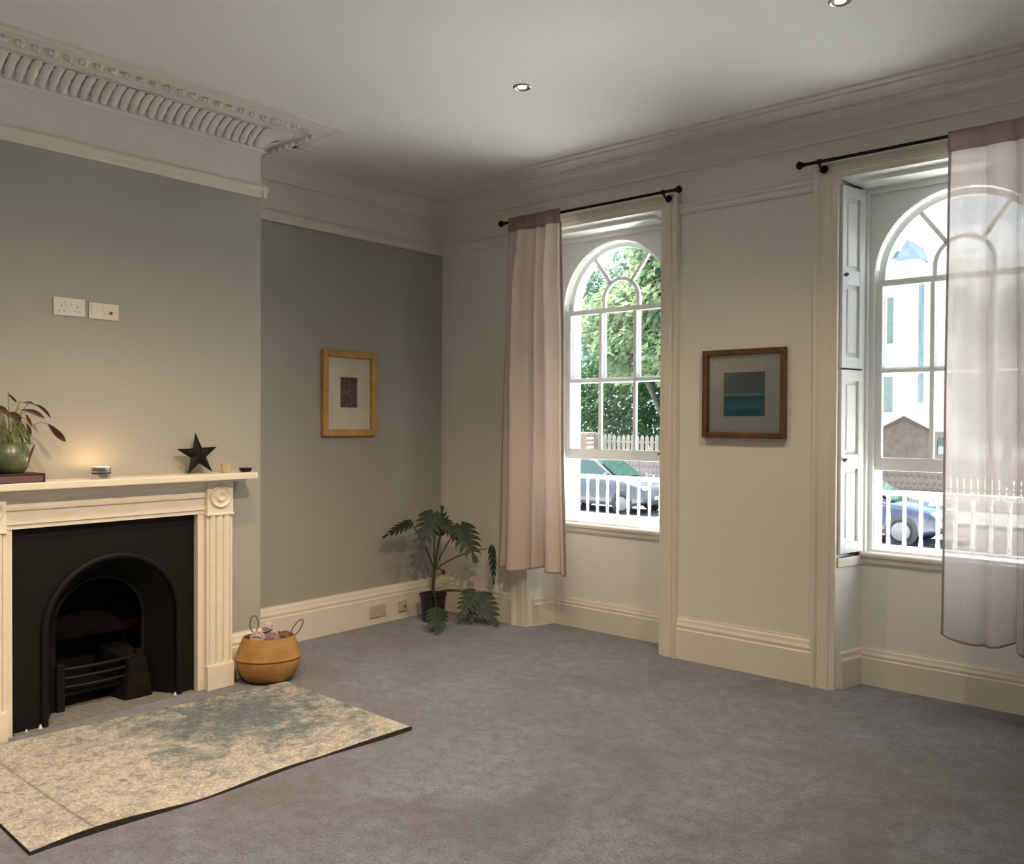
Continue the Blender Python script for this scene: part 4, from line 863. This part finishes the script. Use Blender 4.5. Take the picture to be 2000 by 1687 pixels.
# cars
TYRE = mat('tyre_rubber', (0.015, 0.015, 0.016), 0.8); HUB = mat('alloy_wheel', (0.16, 0.165, 0.17), 0.4, metal=0.5)
CGL = mat('tinted_car_glass', (0.02, 0.045, 0.042), 0.08, coat=0.6); LIGHTM = mat('headlamp_lens', (0.45, 0.47, 0.50), 0.15); TRIM = mat('black_car_trim', (0.02, 0.02, 0.022), 0.5)
def car(loc, paint, label, H=1.5, L=4.2, W=1.75):
    T = empty('parked_car', loc); tag(T, label, 'car')
    h = W/2; k = H/1.5
    prof = [(-2.08, 0.32), (-2.10, 0.60), (-2.02, 0.92), (-1.90, 1.00), (0.92, 0.98), (1.45, 0.90), (1.90, 0.78), (2.06, 0.62), (2.08, 0.34), (1.78, 0.24), (-1.80, 0.24)]
    b = MB(); n = len(prof); secs = [(-h, 0.93, 0.03), (-h*0.93, 1.0, 0), (h*0.93, 1.0, 0), (h, 0.93, 0.03)]
    vs = []
    for (y, sc, dz) in secs: vs += [(x*sc, y, (z-0.6)*sc*k+0.6*k) for x, z in prof]
    fs = [tuple(range(n)), tuple(range(3*n, 4*n))]+[(s*n+i, s*n+(i+1) % n, (s+1)*n+(i+1) % n, (s+1)*n+i) for s in range(3) for i in range(n)]
    b.add(vs, fs); b.build('body', paint, T, smooth=True, bevel=0.03)
    cab = [(-1.90, 0.99), (-1.62, 1.40), (-1.30, 1.48), (-0.10, 1.50), (0.15, 1.46), (1.00, 0.97)]
    b = MB(); n = len(cab); vs = [(x, s*(h*0.92-max(0, (z-0.97))*0.30), z*k) for s in (-1, 1) for x, z in cab]
    b.add(vs, [tuple(range(n)), tuple(range(n, 2*n))]+[(i, (i+1) % n, n+(i+1) % n, n+i) for i in range(n)]); b.build('cabin', paint, T, smooth=True, bevel=0.03)
    def side(poly, s): 
        vs = [(x, s*(h*0.92-max(0, (z-0.97))*0.30+0.012), z*k) for x, z in poly]+[(x, s*(h*0.92-max(0, (z-0.97))*0.30-0.02), z*k) for x, z in poly]; m_ = len(poly)
        return MB().add(vs, [tuple(range(m_)), tuple(range(m_, 2*m_))]+[(i, (i+1) % m_, m_+(i+1) % m_, m_+i) for i in range(m_)])
    for s in (-1, 1):
        for poly in ([(-1.72, 1.04), (-1.52, 1.38), (-1.25, 1.42), (-1.16, 1.04)], [(-1.10, 1.04), (-1.14, 1.43), (-0.42, 1.44), (-0.38, 1.04)], [(-0.32, 1.04), (-0.34, 1.44), (0.10, 1.42), (0.78, 1.04)]):
            side(poly, s).build('side_window', CGL, T)
        MB().box(0.66, 0.82, s*h*0.93 if s > 0 else -h*0.93-0.16, s*h*0.93+0.16 if s > 0 else -h*0.93, 1.0*k, 1.12*k).build('door_mirror', paint, T, bevel=0.03)
        for x in (-1.28, 1.30):
            b = MB(); b.lathe([(0.0, -0.10), (0.24, -0.10), (0.31, -0.07), (0.325, 0.0), (0.31, 0.07), (0.24, 0.10), (0, 0.10)], 24, (x, s*(h-0.08), 0.325), 'y'); w_ = b.build('wheel', TYRE, T, smooth=True)
            MB().lathe([(0, -0.118), (0.21, -0.108), (0.215, 0.108), (0, 0.118)], 16, (x, s*(h-0.08), 0.325), 'y').build('hub_cap', HUB, w_, smooth=True)
            MB().lathe([(0.0, 0.0), (0.37, 0.0), (0.37, 0.012), (0, 0.012)], 24, (x, s*h-0.006 if s > 0 else -h-0.006, 0.335), 'y').build('wheel_arch', TRIM, T)
        MB().box(1.78, 2.03, min(s*h*0.50, s*h*0.88), max(s*h*0.50, s*h*0.88), 0.66*k, 0.78*k).build('headlamp', LIGHTM, T, bevel=0.03)
        MB().box(-0.34, -0.33, s*h-0.006, s*h+0.004, 0.36, 0.98*k).build('door_seam', TRIM, T)
        MB().box(-1.75, 1.75, s*h-0.01, s*h+0.006, 0.25, 0.34).build('sill_trim', TRIM, T)
    MB().hexa([(0.30, -h*0.66, 1.43*k), (1.02, -h*0.80, 1.0*k), (1.02, h*0.80, 1.0*k), (0.30, h*0.66, 1.43*k)], [(0.32, -h*0.66, 1.445*k), (1.05, -h*0.80, 1.015*k), (1.05, h*0.80, 1.015*k), (0.32, h*0.66, 1.445*k)]).build('windscreen', CGL, T)
    MB().box(2.05, 2.10, -0.26, 0.26, 0.44, 0.55).build('number_plate', LIGHTM, T)
    MB().box(2.03, 2.085, -0.55, 0.55, 0.30, 0.42).build('grille', TRIM, T)
SILV = mat('silver_car_paint', (0.055, 0.06, 0.068), 0.35, metal=0.2, coat=0.5); BLUEP = mat('blue_car_paint', (0.017, 0.027, 0.062), 0.3, metal=0.2, coat=0.6)
car((-11.25, 18.3, GZ), SILV, 'grey car parked in the street seen through the window beside the alcove', H=1.66)
car((-2.75, 17.0, GZ), BLUEP, 'dark blue car parked in the street seen through the right-hand window')

# fences, one object per board
BRN = mat('weathered_brown_board', (0.055, 0.042, 0.034), 0.85, noise=(6, (0.13, 0.11, 0.095), 0.35, 0.7)); PALE = mat('pale_grey_picket', (0.22, 0.20, 0.17), 0.85, noise=(6, (0.30, 0.28, 0.23), 0.35, 0.7)); ROSE = mat('greyed_pink_picket', (0.15, 0.125, 0.125), 0.85, noise=(5, (0.22, 0.19, 0.19), 0.35, 0.7))
def fence(name, x0, x1, y, z0, z1, bw, gap, m, label, pointed=False):
    T = empty(name, ((x0+x1)/2, y, z0)); tag(T, label, 'fence'); h = z1-z0
    b = MB()
    if pointed: b.prism([(-bw/2, 0), (bw/2, 0), (bw/2, h-bw*0.6), (0, h), (-bw/2, h-bw*0.6)], XZ, -0.012, 0.012)
    else: b.box(-bw/2, bw/2, -0.012, 0.012, 0, h)
    src = b.build('board', m, T); n = int((x1-x0)/(bw+gap))
    for i in range(n):
        x = x0-T.location.x+(i+0.5)*(bw+gap)
        o = src if i == 0 else instance(src, 'board', T)
        o.location = (x, random.uniform(-0.01, 0.01), 0); o.scale.z = random.uniform(0.97, 1.02)
    for zz in (0.2*h, 0.8*h): MB().box(x0-T.location.x, x1-T.location.x, 0.014, 0.06, zz-0.04, zz+0.04).build('cross_rail', m, T)
fence('board_fence', -7.5, 2.0, 25.0, -0.74, -0.10, 0.16, 0.035, BRN, 'weathered brown board fence beyond the blue car')
fence('picket_fence', -18.5, -11.0, 23.4, GZ+0.1, 0.05, 0.11, 0.04, ROSE, 'greyed pink picket fence behind the grey car', True)
fence('tall_picket_fence', -20.5, -13.0, 25.6, -0.6, 0.95, 0.16, 0.07, PALE, 'taller pale picket fence under the trees', True)
w = MB().box(-8.5, 3, 24.6, 24.95, GZ, -0.76); w.box(-8.5, 3, 24.55, 25.0, -0.78, -0.72); tag(w.build('garden_wall', mat('white_garden_wall', (0.50, 0.485, 0.45), 0.85)), 'low white garden wall under the brown fence', 'wall')
bp_ = empty('brick_pier', (-16.9, 25.0, GZ)); tag(bp_, 'pinkish brick gate pier beside the pale pickets', 'pier')
BRK = mat('pink_brick', (0.22, 0.14, 0.12), 0.85, noise=(8, (0.28, 0.19, 0.16), 0.35, 0.7))
src = None
for r_ in range(24):
    for c_ in range(3):
        x = -0.33+0.22*c_+(0.0 if r_ % 2 else 0.0)
        if src is None: src = MB().box(0, 0.205, -0.30, 0.30, 0, 0.083).build('brick', BRK, bp_, bevel=0.004); src.location = (x, 0, 0)
        else: instance(src, 'brick', bp_, loc=(x+(0.006 if r_ % 2 else -0.006), 0, r_*0.095))
MB().box(-0.31, 0.31, -0.27, 0.27, 0, 2.28).build('mortar_core', mat('pale_mortar', (0.6, 0.56, 0.5), 0.9), bp_)
MB().box(-0.40, 0.40, -0.36, 0.36, 2.28, 2.38).build('cap_stone', PALE, bp_, bevel=0.02)

# shed
SH = empty('garden_shed', (-5.80, 31.0, GZ)); tag(SH, 'brown boarded garden shed with pitched roof behind the fence', 'shed')
SB = mat('shed_board', (0.052, 0.038, 0.034), 0.85, noise=(4, (0.085, 0.066, 0.06), 0.35, 0.7)); SR = mat('green_grey_felt_roof', (0.17, 0.19, 0.17), 0.9); FA = mat('dark_brown_fascia', (0.03, 0.018, 0.014), 0.8)
ze = 2.55; za = 3.05; hw_ = 0.93
z = 0.0
while z < za-0.10:
    wid = hw_ if z+0.14 <= ze else hw_*(za-z-0.14)/(za-ze)
    MB().hexa([(-wid, -0.03, z), (wid, -0.03, z), (wid, 0.0, z), (-wid, 0.0, z)], [(-wid, -0.008, z+0.145), (wid, -0.008, z+0.145), (wid, 0.0, z+0.145), (-wid, 0.0, z+0.145)]).build('board', SB, SH)
    if z+0.14 <= ze: MB().hexa([(hw_, 0, z), (hw_+0.03, 0, z), (hw_+0.03, 2.4, z), (hw_, 2.4, z)], [(hw_, 0, z+0.145), (hw_+0.008, 0, z+0.145), (hw_+0.008, 2.4, z+0.145), (hw_, 2.4, z+0.145)]).build('side_board', SB, SH)
    z += 0.14
MB().prism([(-hw_, 0), (hw_, 0), (hw_, ze), (0, za), (-hw_, ze)], XZ, 0.0, 2.4).build('shell', SB, SH)
for s in (-1, 1):
    MB().prism([(0, za+0.01), (s*(hw_+0.14), ze-0.065), (s*(hw_+0.14), ze-0.02), (0, za+0.055)], XZ, -0.12, 2.5).build('roof_slope', SR, SH)
    MB().prism([(0, za-0.08), (s*(hw_+0.14), ze-0.155), (s*(hw_+0.14), ze-0.02), (0, za+0.055)], XZ, -0.15, -0.121).build('fascia', FA, SH)
MB().box(hw_+0.031, hw_+0.045, 0.9, 1.7, 1.6, 2.2).build('window', CGL, SH)

# white house
HS = empty('white_house', (-10.0, 48.0, GZ)); tag(HS, 'tall white rendered house with slate gable and sash windows', 'house')
HWM = mat('house_render', (0.52, 0.53, 0.53), 0.85); SLT = mat('blue_slate', (0.11, 0.15, 0.19), 0.6, noise=(2, (0.15, 0.19, 0.235), 0.4, 0.6)); WGL = mat('house_window_glass', (0.10, 0.13, 0.13), 0.12)
MB().box(-6, 14, 0, 8, 0, 11.9).build('wall', HWM, HS)
MB().box(-0.95, 0.12, -1.15, 0.0, 0, 12.0).build('bay', HWM, HS)
MB().prism([(-1.12, 12.0), (0.30, 12.0), (-0.42, 13.15)], XZ, -1.35, 2.0).build('bay_roof', SLT, HS)
MB().box(-1.05, 0.22, -1.25, 0.0, 11.88, 12.0).build('cornice_band', HWM, HS)
MB().prism([(-0.2, 11.85), (4.0, 14.6), (4.1, 14.6), (4.1, 11.85)], lambda u, v, w: (w, u, v), -6.2, 14.2).build('roof', SLT, HS)
MB().box(-6.1, 14.1, -0.18, 0.0, 11.75, 11.92).build('eaves', mat('pale_eaves_board', (0.6, 0.6, 0.6), 0.8), HS)  # plain pale grey board along the eaves
ch = MB(); ch.box(-2.6, -1.9, 1.0, 1.8, 12.0, 14.9); ch.box(-2.68, -1.82, 0.92, 1.88, 14.7, 14.85); CHM = ch.build('chimney_stack', HWM, HS)
for xx in (-2.42, -2.08): MB().lathe([(0.11, 14.9), (0.13, 14.95), (0.10, 15.3), (0.07, 15.3)], 10, (xx, 1.4, 0)).build('chimney_pot', mat('clay_pot', (0.5, 0.3, 0.2), 0.8), CHM)
MB().lathe([(0.05, 0), (0.05, 11.7)], 8, (-1.02, -0.06, 0)).build('drainpipe', mat('grey_pipe', (0.35, 0.36, 0.38), 0.6), HS)
MB().box(0.121, 0.16, -1.0, -0.1, 4.0, 11.0).build('bay_side_strip', SLT, HS)  # blue-grey strip down one side of the bay
def hwin(x0, x1, z0, z1, y=0.0):
    F = MB().frame([(x0, z0), (x0, z1), (x1, z1), (x1, z0)], [(x0+0.06, z0+0.06), (x0+0.06, z1-0.06), (x1-0.06, z1-0.06), (x1-0.06, z0+0.06)], XZ, y-0.10, y-0.001, closed=True).build('window', HWM, HS)
    nx, nz = 2, 4
    for i in range(nx):
        for j in range(nz):
            a0, a1 = x0+0.06+(x1-x0-0.12)*i/nx, x0+0.06+(x1-x0-0.12)*(i+1)/nx; b0, b1 = z0+0.06+(z1-z0-0.12)*j/nz, z0+0.06+(z1-z0-0.12)*(j+1)/nz
            MB().box(a0+0.015, a1-0.015, y-0.05, y-0.02, b0+0.015, b1-0.015).build('pane', WGL, F)
    MB().box(x0-0.1, x1+0.1, y-0.16, y-0.002, z0-0.12, z0-0.02).build('window_sill', HWM, F); MB().box(x0-0.05, x1+0.05, y-0.12, y-0.002, z1+0.02, z1+0.22).build('lintel', mat('lintel_grey', (0.35, 0.35, 0.36), 0.8), F)
for (x0, x1, z0, z1) in ((-2.35, -1.45, 7.4, 10.2), (-2.35, -1.45, 3.4, 5.6), (1.6, 2.7, 7.4, 10.0), (1.6, 2.7, 3.2, 5.8), (4.6, 5.7, 7.4, 10.0), (4.6, 5.7, 3.2, 5.8)): hwin(x0, x1, z0, z1)
hwin(-0.72, -0.14, 7.6, 9.9, -1.15) if False else None

# trees and hedge
def leaf_mat(name, c1, c2):
    m = bpy.data.materials.new(name); m.use_nodes = True; nt = m.node_tree; out = nt.nodes['Material Output']; nt.nodes.remove(nt.nodes['Principled BSDF'])
    tc = nt.nodes.new('ShaderNodeTexCoord'); n = nt.nodes.new('ShaderNodeTexNoise'); n.inputs['Scale'].default_value = 0.9; n.inputs['Detail'].default_value = 6
    r = nt.nodes.new('ShaderNodeValToRGB'); e = r.color_ramp.elements; e[0].position = 0.38; e[1].position = 0.64; e[0].color = (*c1, 1); e[1].color = (*c2, 1)
    d = nt.nodes.new('ShaderNodeBsdfDiffuse'); t = nt.nodes.new('ShaderNodeBsdfTranslucent'); mx = nt.nodes.new('ShaderNodeMixShader'); mx.inputs[0].default_value = 0.4
    L = nt.links.new; L(tc.outputs['Object'], n.inputs['Vector']); L(n.outputs[0], r.inputs[0]); L(r.outputs[0], d.inputs[0]); L(r.outputs[0], t.inputs[0]); L(d.outputs[0], mx.inputs[1]); L(t.outputs[0], mx.inputs[2]); L(mx.outputs[0], out.inputs[0]); return m
BARK = mat('tree_bark', (0.05, 0.042, 0.035), 0.9, noise=(6, (0.08, 0.07, 0.058), 0.4, 0.65))
def foliage(blobs, n, size, material, par, seed):
    rnd = random.Random(seed); vs = []; fs = []; tot = sum(r*r for _, r, _ in blobs)
    for c_, r, sq in blobs:
        for _ in range(int(n*r*r/tot)):
            d = Vector((rnd.gauss(0, 1), rnd.gauss(0, 1), rnd.gauss(0, 1))).normalized()*r*(rnd.random()**0.35); d.z *= sq
            p = Vector(c_)+d; a = Vector((rnd.gauss(0, 1), rnd.gauss(0, 1), rnd.gauss(0, 1))).normalized(); e = a.orthogonal().normalized(); s = size*rnd.uniform(0.6, 1.3)
            g = a.cross(e); k = len(vs); vs += [tuple(p-e*s), tuple(p+g*s*0.5), tuple(p+e*s), tuple(p-g*s*0.5)]; fs.append((k, k+1, k+2, k+3))
    me = bpy.data.meshes.new('foliage'); me.from_pydata(vs, [], fs); me.materials.append(material); o = bpy.data.objects.new('foliage', me); COL.objects.link(o); o.parent = par; o['kind'] = 'stuff'; return o
def tree(loc, height, blobs, n, size, material, label, seed, tr=0.22):
    T = empty('broadleaf_tree', loc); tag(T, label, 'tree', 'trees across the street')
    MB().tube([(0, 0, 0), (0.1, 0.05, height*0.3), (-0.05, 0.1, height*0.62)], [tr, tr*0.75, tr*0.4], 9).build('trunk', BARK, T, smooth=True)
    for c_, r, sq in blobs[:6]: MB().tube([(0.0, 0.05, height*0.32), (c_[0]*0.5, c_[1]*0.5, (height*0.35+c_[2])*0.5), tuple(c_)], [tr*0.45, tr*0.3, tr*0.1], 6).build('branch', BARK, T, smooth=True)
    foliage(blobs, n, size, material, T, seed)
G1 = leaf_mat('spring_green_leaf', (0.085, 0.145, 0.085), (0.27, 0.34, 0.19)); G2 = leaf_mat('blue_green_leaf', (0.10, 0.16, 0.135), (0.24, 0.32, 0.26)); G3 = leaf_mat('dark_hedge_leaf', (0.018, 0.05, 0.02), (0.05, 0.11, 0.045))
tree((-12.9, 24.6, GZ), 9.5, [((-1.2, -0.4, 5.6), 1.5, 0.9), ((0.9, -0.6, 5.4), 1.4, 0.9), ((0.0, 0.0, 7.6), 1.9, 0.9), ((2.1, 0.2, 6.6), 1.5, 0.9), ((-2.3, 0.4, 7.0), 1.7, 0.9), ((0.4, 0.0, 9.6), 1.8, 0.9)], 15000, 0.16, G1, 'bright green tree filling the top of the window beside the alcove', 1)
tree((-18.5, 32.0, GZ), 11, [((-1.5, 0, 6.5), 2.2, 0.9), ((1.5, 0, 7.0), 2.2, 0.9), ((0, 0.5, 9.4), 2.6, 0.9), ((3.4, 0, 8.8), 2.0, 0.9), ((-3.2, 0, 9), 2.2, 0.9), ((1.5, 0, 11.4), 2.2, 0.9)], 13000, 0.2, G2, 'bluish green tree standing behind the bright green tree', 2)
tree((-4.0, 39.5, GZ), 8.5, [((-1.0, -0.2, 5.2), 1.5, 1.1), ((0.8, 0, 5.4), 1.6, 1.0), ((-0.7, 0, 7.2), 1.4, 1.1), ((0.9, 0, 7.6), 1.5, 1.0), ((-0.6, 0, 3.4), 1.5, 1.0), ((1.0, 0.0, 3.2), 1.6, 1.0)], 11000, 0.17, G2, 'dark green tree right of the white house, half behind the curtain', 3)
HG = empty('garden_hedge', (-17.0, 28.6, GZ)); tag(HG, 'dark green hedge below the trees behind the pickets', 'hedge')
foliage([((-4+1.1*i, 0.2*math.sin(i), 1.2+1.2*(j)), 1.0, 1.0) for i in range(9) for j in range(4)], 16000, 0.13, G3, HG, 4)
for i in range(5): MB().tube([(-4+2*i, 0, 0), (-4+2*i, 0.1, 2.8)], [0.07, 0.03], 6).build('stem', BARK, HG)
